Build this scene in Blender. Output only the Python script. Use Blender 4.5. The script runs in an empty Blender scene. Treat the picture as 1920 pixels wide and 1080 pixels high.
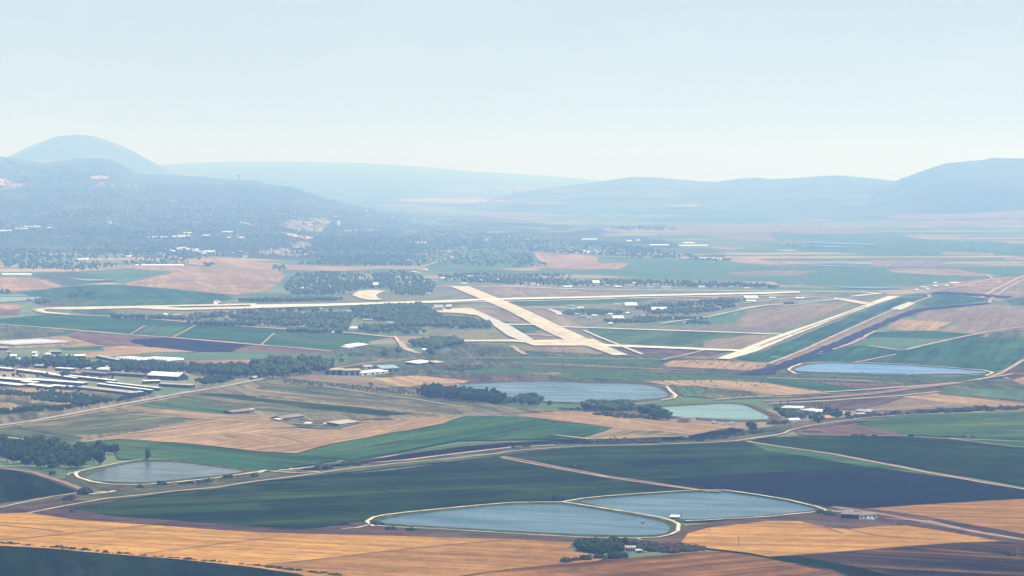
import bpy, bmesh, math, random
from mathutils import Vector, Matrix, noise
from mathutils.bvhtree import BVHTree
import numpy as np
random.seed(7)
rng = np.random.default_rng(7)
R = math.radians
scene = bpy.context.scene
COL = scene.collection

# ---------------------------------------------------------------- camera
CAM_H, FPX, HOR = 300.0, 5400.0, 335.0          # metres above the plain, focal length in photo pixels, eye level row
cam_data = bpy.data.cameras.new('camera')
cam = bpy.data.objects.new('camera', cam_data); COL.objects.link(cam)
cam_data.sensor_width = 36.0
cam_data.lens = 36.0 * FPX / 1920.0
cam_data.clip_start = 1.0; cam_data.clip_end = 150000.0
PITCH = math.atan((540.0 - HOR) / FPX)
cam.location = (0, 0, CAM_H)
cam.rotation_euler = (math.pi / 2 - PITCH, 0, 0)
scene.camera = cam

# ---------------------------------------------------------------- sky, sun, exposure
SUN_EL, SUN_AZ = R(56), R(96)                   # azimuth measured from +Y (view direction) towards +X
w = bpy.data.worlds.new('World'); scene.world = w; w.use_nodes = True
nt = w.node_tree; bg = nt.nodes['Background']
sky = nt.nodes.new('ShaderNodeTexSky'); sky.sky_type = 'NISHITA'
sky.sun_disc = False; sky.sun_elevation = SUN_EL; sky.sun_rotation = SUN_AZ
sky.altitude = 300; sky.air_density = 1.0; sky.dust_density = 0.25; sky.ozone_density = 1.5
# a faint unevenness of thin cloud in the hazy sky
tc = nt.nodes.new('ShaderNodeTexCoord'); mpw = nt.nodes.new('ShaderNodeMapping'); mpw.inputs['Scale'].default_value = (9, 9, 34)
nz = nt.nodes.new('ShaderNodeTexNoise'); nz.inputs['Scale'].default_value = 1.6; nz.inputs['Detail'].default_value = 5; nz.inputs['Roughness'].default_value = 0.62
mr = nt.nodes.new('ShaderNodeMapRange'); mr.inputs['From Min'].default_value = 0.45; mr.inputs['From Max'].default_value = 0.8; mr.inputs['To Max'].default_value = 0.16
mx = nt.nodes.new('ShaderNodeMix'); mx.data_type = 'RGBA'; mx.blend_type = 'SCREEN'; mx.clamp_result = False
mx.blend_type = 'MIX'; mx.inputs[7].default_value = (16, 16.5, 17, 1)
nt.links.new(tc.outputs['Generated'], mpw.inputs[0]); nt.links.new(mpw.outputs[0], nz.inputs['Vector']); nt.links.new(nz.outputs['Fac'], mr.inputs['Value'])
nt.links.new(mr.outputs[0], mx.inputs[0]); nt.links.new(sky.outputs[0], mx.inputs[6]); 
mh = nt.nodes.new('ShaderNodeMix'); mh.data_type = 'RGBA'; mh.inputs[0].default_value = 0.6; mh.inputs[7].default_value = (7.6, 8.9, 10.2, 1)
nt.links.new(mx.outputs[2], mh.inputs[6]); nt.links.new(mh.outputs[2], bg.inputs[0]); bg.inputs[1].default_value = 0.064
sl = bpy.data.lights.new('sun', 'SUN'); sl.energy = 5.0; sl.angle = R(0.5); sl.color = (1.0, 0.95, 0.87)
so = bpy.data.objects.new('sun', sl); COL.objects.link(so)
sd = Vector((math.cos(SUN_EL) * math.sin(SUN_AZ), math.cos(SUN_EL) * math.cos(SUN_AZ), math.sin(SUN_EL)))
so.rotation_euler = (-sd).to_track_quat('-Z', 'Y').to_euler(); so.location = (0, 0, 2000)
vs = scene.view_settings
vs.view_transform = 'Standard'; vs.look = 'None'; vs.exposure = 0.5; vs.gamma = 1.0; vs.use_curve_mapping = False
cy = scene.cycles
cy.use_denoising = True; cy.use_adaptive_sampling = False; cy.max_bounces = 6; cy.diffuse_bounces = 2; cy.glossy_bounces = 2
cy.volume_bounces = 2; cy.transparent_max_bounces = 4
HAZE_DENSITY, HAZE_COLOR, HAZE_G, HAZE_TOP = 8.5e-5, (0.27, 0.485, 1.0), 0.15, 1010.0

# ---------------------------------------------------------------- helpers
def ray(px, py):
    d = Vector((px - 960.0, 540.0 - py, -FPX)); d.normalize()
    return cam.rotation_euler.to_matrix() @ d
ORG = Vector(cam.location)
def P(px, py, z=0.0):
    d = ray(px, py)
    if d.z > -1e-5: d.z = -1e-5
    t = (z - ORG.z) / d.z
    return ORG + d * t
GROUND = []                                      # BVH trees of the hills
def hit(px, py):
    d = ray(px, py); best = None
    for b in GROUND:
        h = b.ray_cast(ORG, d)
        if h[0] is not None and (best is None or h[3] < best[1]): best = (h[0], h[3])
    if d.z < -1e-5:
        t = -ORG.z / d.z
        if best is None or t < best[1]: best = (ORG + d * t, t)
    return best[0] if best else None
def tag(o, label=None, cat=None, group=None, kind=None):
    if label: o['label'] = label
    if cat: o['category'] = cat
    if group: o['group'] = group
    if kind: o['kind'] = kind
    return o
def link(name, me, parent=None, loc=None):
    o = bpy.data.objects.new(name, me); COL.objects.link(o)
    if parent is not None: o.parent = parent
    if loc is not None: o.location = loc
    return o
def mesh(name, verts, faces, mats, midx=None, smooth=False):
    me = bpy.data.meshes.new(name)
    me.from_pydata([tuple(v) for v in verts], [], faces)
    for m in (mats if isinstance(mats, (list, tuple)) else [mats]): me.materials.append(m)
    if midx: me.polygons.foreach_set('material_index', midx)
    if smooth: me.polygons.foreach_set('use_smooth', [True] * len(me.polygons))
    me.update()
    return me
def inside(x, y, poly):
    c = False; j = len(poly) - 1
    for i in range(len(poly)):
        xi, yi = poly[i]; xj, yj = poly[j]
        if (yi > y) != (yj > y) and x < (xj - xi) * (y - yi) / (yj - yi) + xi: c = not c
        j = i
    return c
def lerp_pts(pts, x):
    if x <= pts[0][0]: return pts[0][1]
    for a, b in zip(pts, pts[1:]):
        if x <= b[0]: return a[1] + (b[1] - a[1]) * (x - a[0]) / max(1e-9, b[0] - a[0])
    return pts[-1][1]

# ---------------------------------------------------------------- materials
MATS = {}
def nodes(name):
    m = bpy.data.materials.new(name); m.use_nodes = True
    n = m.node_tree; n.nodes.clear()
    out = n.nodes.new('ShaderNodeOutputMaterial')
    return m, n, out
def noise_node(n, vec, scale, detail=4, rough=0.6, dist=0.0):
    t = n.nodes.new('ShaderNodeTexNoise'); t.inputs['Scale'].default_value = scale
    t.inputs['Detail'].default_value = detail; t.inputs['Roughness'].default_value = rough
    t.inputs['Distortion'].default_value = dist
    n.links.new(vec, t.inputs['Vector']); return t.outputs['Fac']
def ramp(n, fac, lo, hi):
    r = n.nodes.new('ShaderNodeMapRange'); r.interpolation_type = 'SMOOTHSTEP'
    r.inputs['From Min'].default_value = lo; r.inputs['From Max'].default_value = hi
    n.links.new(fac, r.inputs['Value']); return r.outputs['Result']
def mixc(n, fac, a, b):
    x = n.nodes.new('ShaderNodeMix'); x.data_type = 'RGBA'
    if isinstance(fac, float): x.inputs[0].default_value = fac
    else: n.links.new(fac, x.inputs[0])
    for s, v in ((6, a), (7, b)):
        if isinstance(v, tuple): x.inputs[s].default_value = (*v, 1)
        else: n.links.new(v, x.inputs[s])
    return x.outputs[2]
def mapping(n, rot=0.0, sc=(1, 1, 1)):
    g = n.nodes.new('ShaderNodeNewGeometry'); mp = n.nodes.new('ShaderNodeMapping')
    mp.vector_type = 'POINT'
    r0 = n.nodes.new('ShaderNodeVectorRotate'); r0.rotation_type = 'Z_AXIS'; r0.inputs['Angle'].default_value = rot
    n.links.new(g.outputs['Position'], r0.inputs['Vector'])
    mp.inputs['Scale'].default_value = sc
    n.links.new(r0.outputs[0], mp.inputs['Vector']); return mp.outputs[0]
def diffuse(n, out, col, rough=0.8):
    b = n.nodes.new('ShaderNodeBsdfDiffuse'); b.inputs['Roughness'].default_value = rough
    if isinstance(col, tuple): b.inputs[0].default_value = (*col, 1)
    else: n.links.new(col, b.inputs[0])
    n.links.new(b.outputs[0], out.inputs[0])
def field_mat(name, c1, c2, c3=None, rot=0.0, big=1 / 160.0, stripe=0.5, swidth=9.0, slen=300.0, patch=0.55, contrast=(0.36, 0.62)):
    """crop or soil: c1-c2 mottled, drilled rows running along rot, patches of c3, thin wheel tracks, a speckle of single plants"""
    if name in MATS: return MATS[name]
    m, n, out = nodes(name)
    v = mapping(n)
    f = ramp(n, noise_node(n, v, big, 7, 0.72, 0.5), *contrast)
    col = mixc(n, f, c1, c2)
    if c3:
        g = ramp(n, noise_node(n, v, big * 0.45, 5, 0.68, 1.0), patch, patch + 0.12)
        col = mixc(n, g, col, c3)
        st3 = ramp(n, noise_node(n, mapping(n, rot, (1 / (slen * 1.6), 1 / (swidth * 4), 1)), 1.0, 4, 0.65), 0.52, 0.62)
        mk = n.nodes.new('ShaderNodeMath'); mk.operation = 'MULTIPLY'; mk.inputs[1].default_value = 0.6
        n.links.new(st3, mk.inputs[0]); col = mixc(n, mk.outputs[0], col, c3)
    def darker(col, k):
        x = n.nodes.new('ShaderNodeMix'); x.data_type = 'RGBA'; x.blend_type = 'MULTIPLY'; x.inputs[0].default_value = 1.0
        n.links.new(col, x.inputs[6]); x.inputs[7].default_value = (k, k, k, 1); return x.outputs[2]
    s = ramp(n, noise_node(n, mapping(n, rot, (1 / slen, 1 / swidth, 1)), 1.0, 3, 0.65), 0.42, 0.6)
    col = mixc(n, s, col, darker(col, 1.0 - stripe))
    s2 = ramp(n, noise_node(n, mapping(n, rot, (1 / (slen * 2), 1 / (swidth * 3.2), 1)), 1.0, 2, 0.6), 0.44, 0.6)
    col = mixc(n, s2, col, darker(col, 1.0 - stripe * 0.6))
    fine = ramp(n, noise_node(n, mapping(n, rot, (1 / 16.0, 1 / 9.0, 1)), 1.0, 3, 0.75), 0.4, 0.62)
    col = mixc(n, fine, col, darker(col, 0.72))
    diffuse(n, out, col)
    MATS[name] = m; return m
def plain_mat(name, c1, c2=None, scale=0.2, lo=0.35, hi=0.7):
    if name in MATS: return MATS[name]
    m, n, out = nodes(name)
    v = mapping(n)
    diffuse(n, out, mixc(n, ramp(n, noise_node(n, v, scale, 5, 0.65), lo, hi), c1, c2 or tuple(x * 0.7 for x in c1)))
    MATS[name] = m; return m
def water_mat(name, col, rough=0.22, bump=0.5, spec=0.2):
    m, n, out = nodes(name)
    b = n.nodes.new('ShaderNodeBsdfPrincipled')
    v = mapping(n, 0.3, (1 / 14.0, 1 / 5.0, 1))
    w1 = noise_node(n, v, 1.0, 5, 0.7)
    big_ = ramp(n, noise_node(n, mapping(n, 0.15, (1 / 260.0, 1 / 90.0, 1)), 1.0, 4, 0.6), 0.35, 0.7)
    c = mixc(n, big_, col, tuple(x * 1.22 for x in col))
    n.links.new(c, b.inputs['Base Color'])
    rr = n.nodes.new('ShaderNodeMapRange'); rr.inputs['To Min'].default_value = rough * .7; rr.inputs['To Max'].default_value = rough * 1.5; n.links.new(ramp(n, noise_node(n, mapping(n, 0.4, (1 / 150.0, 1 / 40.0, 1)), 1.0, 5, 0.65, 0.8), 0.38, 0.66), rr.inputs['Value']); n.links.new(rr.outputs[0], b.inputs['Roughness']); b.inputs['IOR'].default_value = 1.33; b.inputs['Specular IOR Level'].default_value = spec
    bp = n.nodes.new('ShaderNodeBump'); bp.inputs['Strength'].default_value = bump; bp.inputs['Distance'].default_value = 0.6
    n.links.new(w1, bp.inputs['Height']); n.links.new(bp.outputs[0], b.inputs['Normal'])
    n.links.new(b.outputs[0], out.inputs[0]); return m
def leaf_mat(name, a, b, c):
    m, n, out = nodes(name)
    v = mapping(n)
    f = ramp(n, noise_node(n, v, 1 / 11.0, 3, 0.6), 0.32, 0.68)
    oi = n.nodes.new('ShaderNodeObjectInfo')
    col = mixc(n, f, a, b)
    f2 = ramp(n, noise_node(n, v, 1 / 45.0, 2, 0.5), 0.45, 0.7)
    col = mixc(n, f2, col, c)
    col = mixc(n, oi.outputs['Random'], col, mixc(n, 0.45, col, b))
    d = n.nodes.new('ShaderNodeBsdfDiffuse'); n.links.new(col, d.inputs[0])
    n.links.new(d.outputs[0], out.inputs[0]); return m
def roof_mat(name, c1, c2, rib=1.2, gloss=0.5):
    m, n, out = nodes(name)
    b = n.nodes.new('ShaderNodeBsdfPrincipled')
    v = mapping(n)
    f = ramp(n, noise_node(n, v, 0.10, 5, 0.7), 0.42, 0.68)
    n.links.new(mixc(n, f, c1, c2), b.inputs['Base Color'])
    b.inputs['Roughness'].default_value = gloss
    n.links.new(b.outputs[0], out.inputs[0]); return m

def terrain_mat(name, cols, patch_w, patch_l, rot, forest=None):
    """ground far away: a patchwork of strip fields with hedges, mottled"""
    m, n, out = nodes(name)
    v = mapping(n, rot, (1 / patch_l, 1 / patch_w, 0))
    vo = n.nodes.new('ShaderNodeTexVoronoi'); vo.feature = 'F1'; vo.distance = 'CHEBYCHEV'
    vo.inputs['Scale'].default_value = 1.0; vo.inputs['Randomness'].default_value = 0.75
    n.links.new(v, vo.inputs['Vector'])
    sep = n.nodes.new('ShaderNodeSeparateColor'); n.links.new(vo.outputs['Color'], sep.inputs[0])
    cr = n.nodes.new('ShaderNodeValToRGB'); cr.color_ramp.interpolation = 'CONSTANT'
    el = cr.color_ramp.elements
    while len(el) < len(cols): el.new(0.5)
    for i, c in enumerate(cols):
        el[i].position = i / len(cols); el[i].color = (*c, 1)
    n.links.new(sep.outputs[0], cr.inputs[0])
    col = cr.outputs[0]
    g = mapping(n)
    f = ramp(n, noise_node(n, g, 1 / 240.0, 6, 0.65, 0.5), 0.38, 0.66)
    col = mixc(n, f, col, mixc(n, 0.45, col, (0.05, 0.07, 0.035)))
    if forest:
        ff = ramp(n, noise_node(n, g, 1 / forest[0], 6, 0.62, 0.6), forest[1], forest[1] + 0.1)
        fc = mixc(n, ramp(n, noise_node(n, g, 1 / 30.0, 3, 0.7), 0.35, 0.7), (0.04, 0.055, 0.028), (0.07, 0.085, 0.045))
        col = mixc(n, ff, col, fc)
    diffuse(n, out, col)
    MATS[name] = m; return m

# ---------------------------------------------------------------- ground and hills
G_TAN, G_STRAW, G_GREEN, G_DGREEN, G_SOIL = (0.30, 0.21, 0.12), (0.36, 0.26, 0.13), (0.10, 0.15, 0.06), (0.045, 0.085, 0.04), (0.17, 0.11, 0.075)
m_plain = terrain_mat('plain_ground', [G_GREEN, (0.13, 0.17, 0.09), G_TAN, G_GREEN, (0.08, 0.12, 0.06), (0.18, 0.18, 0.10), G_GREEN, (0.24, 0.17, 0.12), (0.14, 0.18, 0.09), G_STRAW, (0.10, 0.14, 0.07), (0.16, 0.16, 0.09)], 260, 1100, R(-8))  # far greens and tans kept pale, painting extra distance haze into the ground
gm = mesh('ground', [(-42000, -1500, 0), (42000, -1500, 0), (42000, 70000, 0), (-42000, 70000, 0)], [(0, 1, 2, 3)], m_plain)
tag(link('ground', gm), kind='structure')

def hill(name, sky_pts, foot_pts, d_ridge, mat, rough=0.16, nu=150, nv=44, seed=0.0, shape=1.0, back=0.55, tag_kind='structure'):
    """a hill whose crest runs along sky_pts (photo pixels) at depth d_ridge and whose front foot meets the plain along foot_pts"""
    x0, x1 = sky_pts[0][0], sky_pts[-1][0]
    V, F = [], []
    nb = int(nv * 0.5)
    for i in range(nu + 1):
        px = x0 + (x1 - x0) * i / nu
        py = lerp_pts(sky_pts, px)
        dr = lerp_pts(d_ridge, px) if isinstance(d_ridge, list) else d_ridge
        dirv = ray(px, py); t = dr / dirv.y; top = ORG + dirv * t
        ft = P(px, lerp_pts(foot_pts, px), 0.0)
        top.z = max(top.z, 0.5)
        for j in range(nv + nb + 1):
            v = j / nv
            if v <= 1.0:
                p = ft.lerp(top, v); s = v * v * (3 - 2 * v); s = (1 - 0.45) * s + 0.45 * v
                s = s ** shape
            else:
                u = (v - 1) / 0.5
                p = top + Vector((dirv.x, dirv.y, 0)).normalized() * (u * back * dr * 0.25); s = 1 - u * u * (3 - 2 * u) * 1.02
            q = Vector((p.x / 900.0 + seed, p.y / 900.0, seed))
            nz = noise.fractal(q, 0.9, 2.1, 5)
            env = max(0.0, min(1.0, 4 * v * (1 - v))) if v <= 1 else min(1.0, (v - 1) * 3)
            z = top.z * s + top.z * rough * nz * env * 0.8
            fine = noise.noise(Vector((p.x / 160.0, p.y / 160.0, seed))) * 3.0 * min(1.0, v * 6)
            V.append((p.x, p.y, max(z + fine, -0.9) if v > 0 else -0.5))
    n1 = nv + nb + 1
    for i in range(nu):
        for j in range(n1 - 1):
            a = i * n1 + j; F.append((a, a + n1, a + n1 + 1, a + 1))
    me = mesh(name, V, F, mat, smooth=True)
    o = tag(link(name, me), kind=tag_kind)
    GROUND.append(BVHTree.FromPolygons([Vector(v) for v in V], F))
    return o
m_forest_hill = terrain_mat('wooded_hill', [(0.06, 0.075, 0.04), (0.09, 0.10, 0.055), (0.07, 0.085, 0.045), (0.13, 0.115, 0.075), (0.06, 0.075, 0.04)], 260, 420, R(20), forest=(900.0, 0.42))
m_far_hill = terrain_mat('far_hill_ground', [(0.085, 0.10, 0.055), (0.12, 0.115, 0.07), (0.10, 0.115, 0.06), (0.08, 0.095, 0.05), (0.15, 0.13, 0.085)], 420, 900, R(25), forest=(1500.0, 0.45))
# far pale ridge closing the valley
hill('far_ridge_hill', [(150, 322), (250, 312), (340, 306), (430, 303), (560, 303), (690, 306), (800, 313), (880, 321), (1000, 328), (1090, 335), (1160, 343), (1260, 350), (1400, 362)],
     [(150, 400), (560, 396), (800, 392), (1000, 386), (1200, 386), (1400, 386)], 56000, m_far_hill, rough=0.08, nu=110, seed=3.1)
# the domed mountain at the left
hill('dome_mountain_hill', [(-160, 330), (-60, 318), (0, 300), (20, 292), (50, 277), (80, 265), (105, 256), (130, 253), (160, 253), (185, 258), (215, 268), (245, 281), (270, 295), (295, 308), (320, 321), (345, 330), (400, 341), (470, 352)],
     [(-160, 385), (470, 385)], 39000, m_far_hill, rough=0.05, nu=120, seed=5.3, shape=0.9)
# hills at the right
hill('low_valley_hill', [(840, 392), (930, 372), (985, 358), (1040, 351), (1090, 345), (1140, 338), (1185, 332), (1215, 332), (1260, 335), (1300, 339), (1345, 341), (1385, 335), (1420, 333), (1450, 336), (1490, 334), (1540, 330), (1580, 329), (1620, 333), (1665, 338), (1720, 342), (1800, 348), (1960, 350)],
     [(840, 394), (980, 398), (1200, 402), (1500, 406), (1700, 408), (1960, 408)], 33000, m_far_hill, rough=0.1, nu=150, seed=9.2, shape=0.8)
hill('big_valley_hill', [(1500, 392), (1560, 380), (1610, 372), (1650, 352), (1690, 335), (1720, 324), (1750, 314), (1775, 306), (1810, 303), (1840, 300), (1860, 296), (1890, 297), (1920, 297), (1980, 292), (2080, 300), (2200, 330)],
     [(1500, 408), (1560, 412), (1700, 414), (1780, 416), (1920, 418), (2200, 418)], 29000, m_far_hill, rough=0.1, nu=120, seed=12.4, shape=0.85)
# the wooded hill carrying the town, with its long low spur
hill('town_hill', [(-260, 300), (-60, 290), (0, 293), (40, 300), (80, 304), (115, 302), (145, 297), (195, 297), (215, 301), (235, 312), (255, 325), (330, 329), (380, 332), (430, 337), (480, 338), (500, 344), (522, 350), (540, 348), (560, 354), (600, 369), (660, 384), (710, 396), (760, 404), (830, 412), (890, 421), (950, 431), (1010, 440), (1060, 446), (1100, 451), (1180, 459), (1250, 470), (1310, 482), (1360, 490)],
     [(-260, 478), (0, 476), (150, 474), (300, 478), (420, 482), (520, 488), (700, 494), (840, 490), (960, 482), (1080, 484), (1200, 487), (1310, 490), (1360, 492)],
     [(-260, 32000), (0, 31000), (250, 30000), (480, 29000), (600, 26500), (760, 23500), (890, 20500), (1010, 17500), (1180, 14000), (1310, 11000), (1360, 10500)],
     m_forest_hill, rough=0.13, nu=220, nv=60, seed=1.7, shape=0.95, back=0.5)

# ---------------------------------------------------------------- haze
m_haze = bpy.data.materials.new('haze'); m_haze.use_nodes = True
hn = m_haze.node_tree; hn.nodes.clear()
ho = hn.nodes.new('ShaderNodeOutputMaterial'); pv = hn.nodes.new('ShaderNodeVolumePrincipled')
pv.inputs['Color'].default_value = (*HAZE_COLOR, 1); pv.inputs['Density'].default_value = HAZE_DENSITY
pv.inputs['Density Attribute'].default_value = ''; pv.inputs['Anisotropy'].default_value = HAZE_G
pv.inputs['Absorption Color'].default_value = (1, 1, 1, 1)
hn.links.new(pv.outputs[0], ho.inputs['Volume'])
X, Y0, Y1, ZB, ZT = 43000, -2500, 71000, -2.0, HAZE_TOP
hv = [(-X, Y0, ZB), (X, Y0, ZB), (X, Y1, ZB), (-X, Y1, ZB), (-X, Y0, ZT), (X, Y0, ZT), (X, Y1, ZT), (-X, Y1, ZT)]
hf = [(3, 2, 1, 0), (4, 5, 6, 7), (0, 1, 5, 4), (1, 2, 6, 5), (2, 3, 7, 6), (3, 0, 4, 7)]
tag(link('haze', mesh('haze', hv, hf, m_haze)), kind='stuff')

# ---------------------------------------------------------------- fields
def drape(name, pts, mat, lift=3.0, step=14.0, kind='structure'):
    """a patch of ground that follows the hill under the outline pts"""
    bm = bmesh.new(); ring = []
    for a, b in zip(pts, pts[1:] + pts[:1]):
        k = max(1, int(math.hypot(b[0] - a[0], (b[1] - a[1]) * 3) / step))
        for i in range(k): ring.append((a[0] + (b[0] - a[0]) * i / k, a[1] + (b[1] - a[1]) * i / k))
    f = bm.faces.new([bm.verts.new((x, -y, 0)) for x, y in ring])
    bmesh.ops.triangulate(bm, faces=[f])
    for _ in range(3):
        long_ = [e for e in bm.edges if e.calc_length() > step * 1.4]
        if long_: bmesh.ops.subdivide_edges(bm, edges=long_, cuts=1); bmesh.ops.triangulate(bm, faces=bm.faces[:])
    for v in bm.verts:
        h = hit(v.co.x, -v.co.y) or P(v.co.x, -v.co.y)
        v.co = h + Vector((0, 0, lift)) - (h - ORG).normalized() * lift * 2
    bm.normal_update()
    for f in bm.faces:
        if f.normal.z < 0: f.normal_flip()
    me = bpy.data.meshes.new(name); bm.to_mesh(me); bm.free(); me.materials.append(mat)
    return tag(link(name, me), kind=kind)
def ang(a, b):
    p, q = P(*a), P(*b); return math.atan2(q.y - p.y, q.x - p.x)
LAYER = [0.2]
def next_z(step=0.009):
    LAYER[0] += step; return LAYER[0]
def sheet(name, pts, mat, z=None, jitter=3.0, seg=45.0, cap=400):
    """a flat sheet on the plain whose outline is the photo outline pts"""
    z = next_z() if z is None else z
    W = [P(x, y, z) for x, y in pts]
    out = []
    for a, b in zip(W, W[1:] + W[:1]):
        L = (b - a).length; k = max(1, min(12, int(L / seg)))
        nrm = Vector((-(b - a).y, (b - a).x, 0)).normalized() if L > 1e-6 else Vector((0, 0, 0))
        for i in range(k):
            p = a.lerp(b, i / k)
            if i and jitter: p = p + nrm * (noise.noise(Vector((p.x / 60, p.y / 60, z))) * jitter * 2.2)
            out.append(p)
    bm = bmesh.new()
    f = bm.faces.new([bm.verts.new(p) for p in out])
    bmesh.ops.triangulate(bm, faces=[f]); bm.normal_update()
    for f in bm.faces:
        if f.normal.z < 0: f.normal_flip()
    me = bpy.data.meshes.new(name); bm.to_mesh(me); bm.free(); me.materials.append(mat)
    return tag(link(name, me), kind='structure')
def S(txt): return [tuple(float(v) for v in t.split(',')) for t in txt.split()]
#          c1, c2, c3, stripe darkness, row width, row length, mottling size
TYPES = {
 'gold':    ((0.52, 0.27, 0.066), (0.44, 0.225, 0.058), (0.40, 0.19, 0.05), 0.28, 6, 420, 140),
 'orange':  ((0.41, 0.205, 0.06), (0.34, 0.17, 0.052), (0.28, 0.135, 0.045), 0.34, 6, 300, 120),
 'rough':   ((0.36, 0.16, 0.045), (0.16, 0.075, 0.028), (0.075, 0.042, 0.02), 0.5, 10, 260, 110),
 'burnt':   ((0.075, 0.045, 0.026), (0.032, 0.022, 0.014), (0.26, 0.125, 0.045), 0.5, 10, 260, 150),
 'straw':   ((0.46, 0.29, 0.145), (0.37, 0.24, 0.125), (0.30, 0.19, 0.11), 0.28, 12, 380, 170),
 'tan':     ((0.41, 0.26, 0.13), (0.31, 0.195, 0.105), (0.24, 0.165, 0.09), 0.25, 10, 260, 170),
 'mauve':   ((0.27, 0.195, 0.12), (0.215, 0.155, 0.10), (0.30, 0.235, 0.14), 0.2, 12, 320, 220),
 'red':     ((0.20, 0.115, 0.085), (0.155, 0.088, 0.068), (0.12, 0.085, 0.055), 0.25, 8, 260, 140),
 'brown':   ((0.135, 0.082, 0.062), (0.095, 0.06, 0.046), (0.16, 0.12, 0.075), 0.3, 7, 200, 80),
 'dirt':    ((0.13, 0.075, 0.06), (0.08, 0.047, 0.04), (0.055, 0.04, 0.03), 0.3, 5, 120, 40),
 'black':   ((0.020, 0.017, 0.030), (0.030, 0.024, 0.036), None, 0.3, 8, 200, 120),
 'wet':     ((0.010, 0.010, 0.018), (0.014, 0.018, 0.020), (0.012, 0.012, 0.022), 0.35, 9, 380, 130),
 'crop':    ((0.029, 0.060, 0.007), (0.010, 0.026, 0.003), (0.056, 0.076, 0.012), 0.5, 13, 480, 130),
 'deep':    ((0.012, 0.027, 0.003), (0.005, 0.012, 0.002), (0.022, 0.024, 0.006), 0.5, 10, 300, 90),
 'teal':    ((0.046, 0.122, 0.044), (0.026, 0.082, 0.030), (0.080, 0.132, 0.040), 0.36, 11, 420, 150),
 'lush':    ((0.078, 0.145, 0.045), (0.050, 0.108, 0.036), (0.13, 0.155, 0.055), 0.36, 11, 380, 150),
 'pale':    ((0.10, 0.175, 0.085), (0.075, 0.14, 0.068), (0.14, 0.18, 0.09), 0.2, 8, 300, 170),  # greens lightened so far fields carry painted distance haze
 'weeds':   ((0.130, 0.135, 0.066), (0.080, 0.094, 0.045), (0.26, 0.21, 0.11), 0.35, 12, 260, 80),
 'scrub':   ((0.110, 0.130, 0.060), (0.066, 0.085, 0.040), (0.19, 0.15, 0.085), 0.4, 10, 160, 60),
 'infield': ((0.175, 0.185, 0.085), (0.20, 0.165, 0.10), (0.125, 0.160, 0.07), 0.2, 20, 300, 190),
 'dry':     ((0.30, 0.23, 0.125), (0.20, 0.165, 0.095), (0.105, 0.115, 0.06), 0.45, 10, 300, 80),
 'bankgrass': ((0.105, 0.10, 0.05), (0.07, 0.07, 0.038), (0.16, 0.115, 0.065), 0.3, 6, 60, 28),
}
NAMES = dict(gold='stubble_field', orange='stubble_field', rough='stubble_field', burnt='burnt_field', straw='stubble_field', tan='bare_field', mauve='bare_field', red='ploughed_field', brown='ploughed_field',
             dirt='bare_ground', black='ploughed_field', wet='irrigated_field', crop='crop_field', deep='crop_field', teal='crop_field', lush='crop_field', pale='crop_field', weeds='fallow_field',
             scrub='scrub_ground', infield='airfield_ground', dry='dry_field', bankgrass='grass_ground')
def fmat(key, rot):
    c1, c2, c3, st, sw, sl_, big = TYPES[key]
    q = round(rot / R(3)) * 3
    return field_mat(f'{NAMES[key]}_{key}_{int(q)}', c1, c2, c3, rot=-R(q), big=1.0 / big, stripe=st, swidth=sw, slen=sl_)
def FLD(key, txt, row=None):
    pts = S(txt)
    if row is None:                                # rows along the longest edge
        best = max(zip(pts, pts[1:] + pts[:1]), key=lambda e: (P(*e[0]) - P(*e[1])).length)
        rot = ang(*best)
    else:
        r = S(row); rot = ang(r[0], r[1])
    rot = (rot + math.pi / 2) % math.pi - math.pi / 2
    if min(p[1] for p in pts) < 430: return drape(NAMES[key], pts, fmat(key, rot), lift=2.0 if max(p[1] for p in pts) > 415 else 4.0)
    return sheet(NAMES[key], pts, fmat(key, rot))

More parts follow.
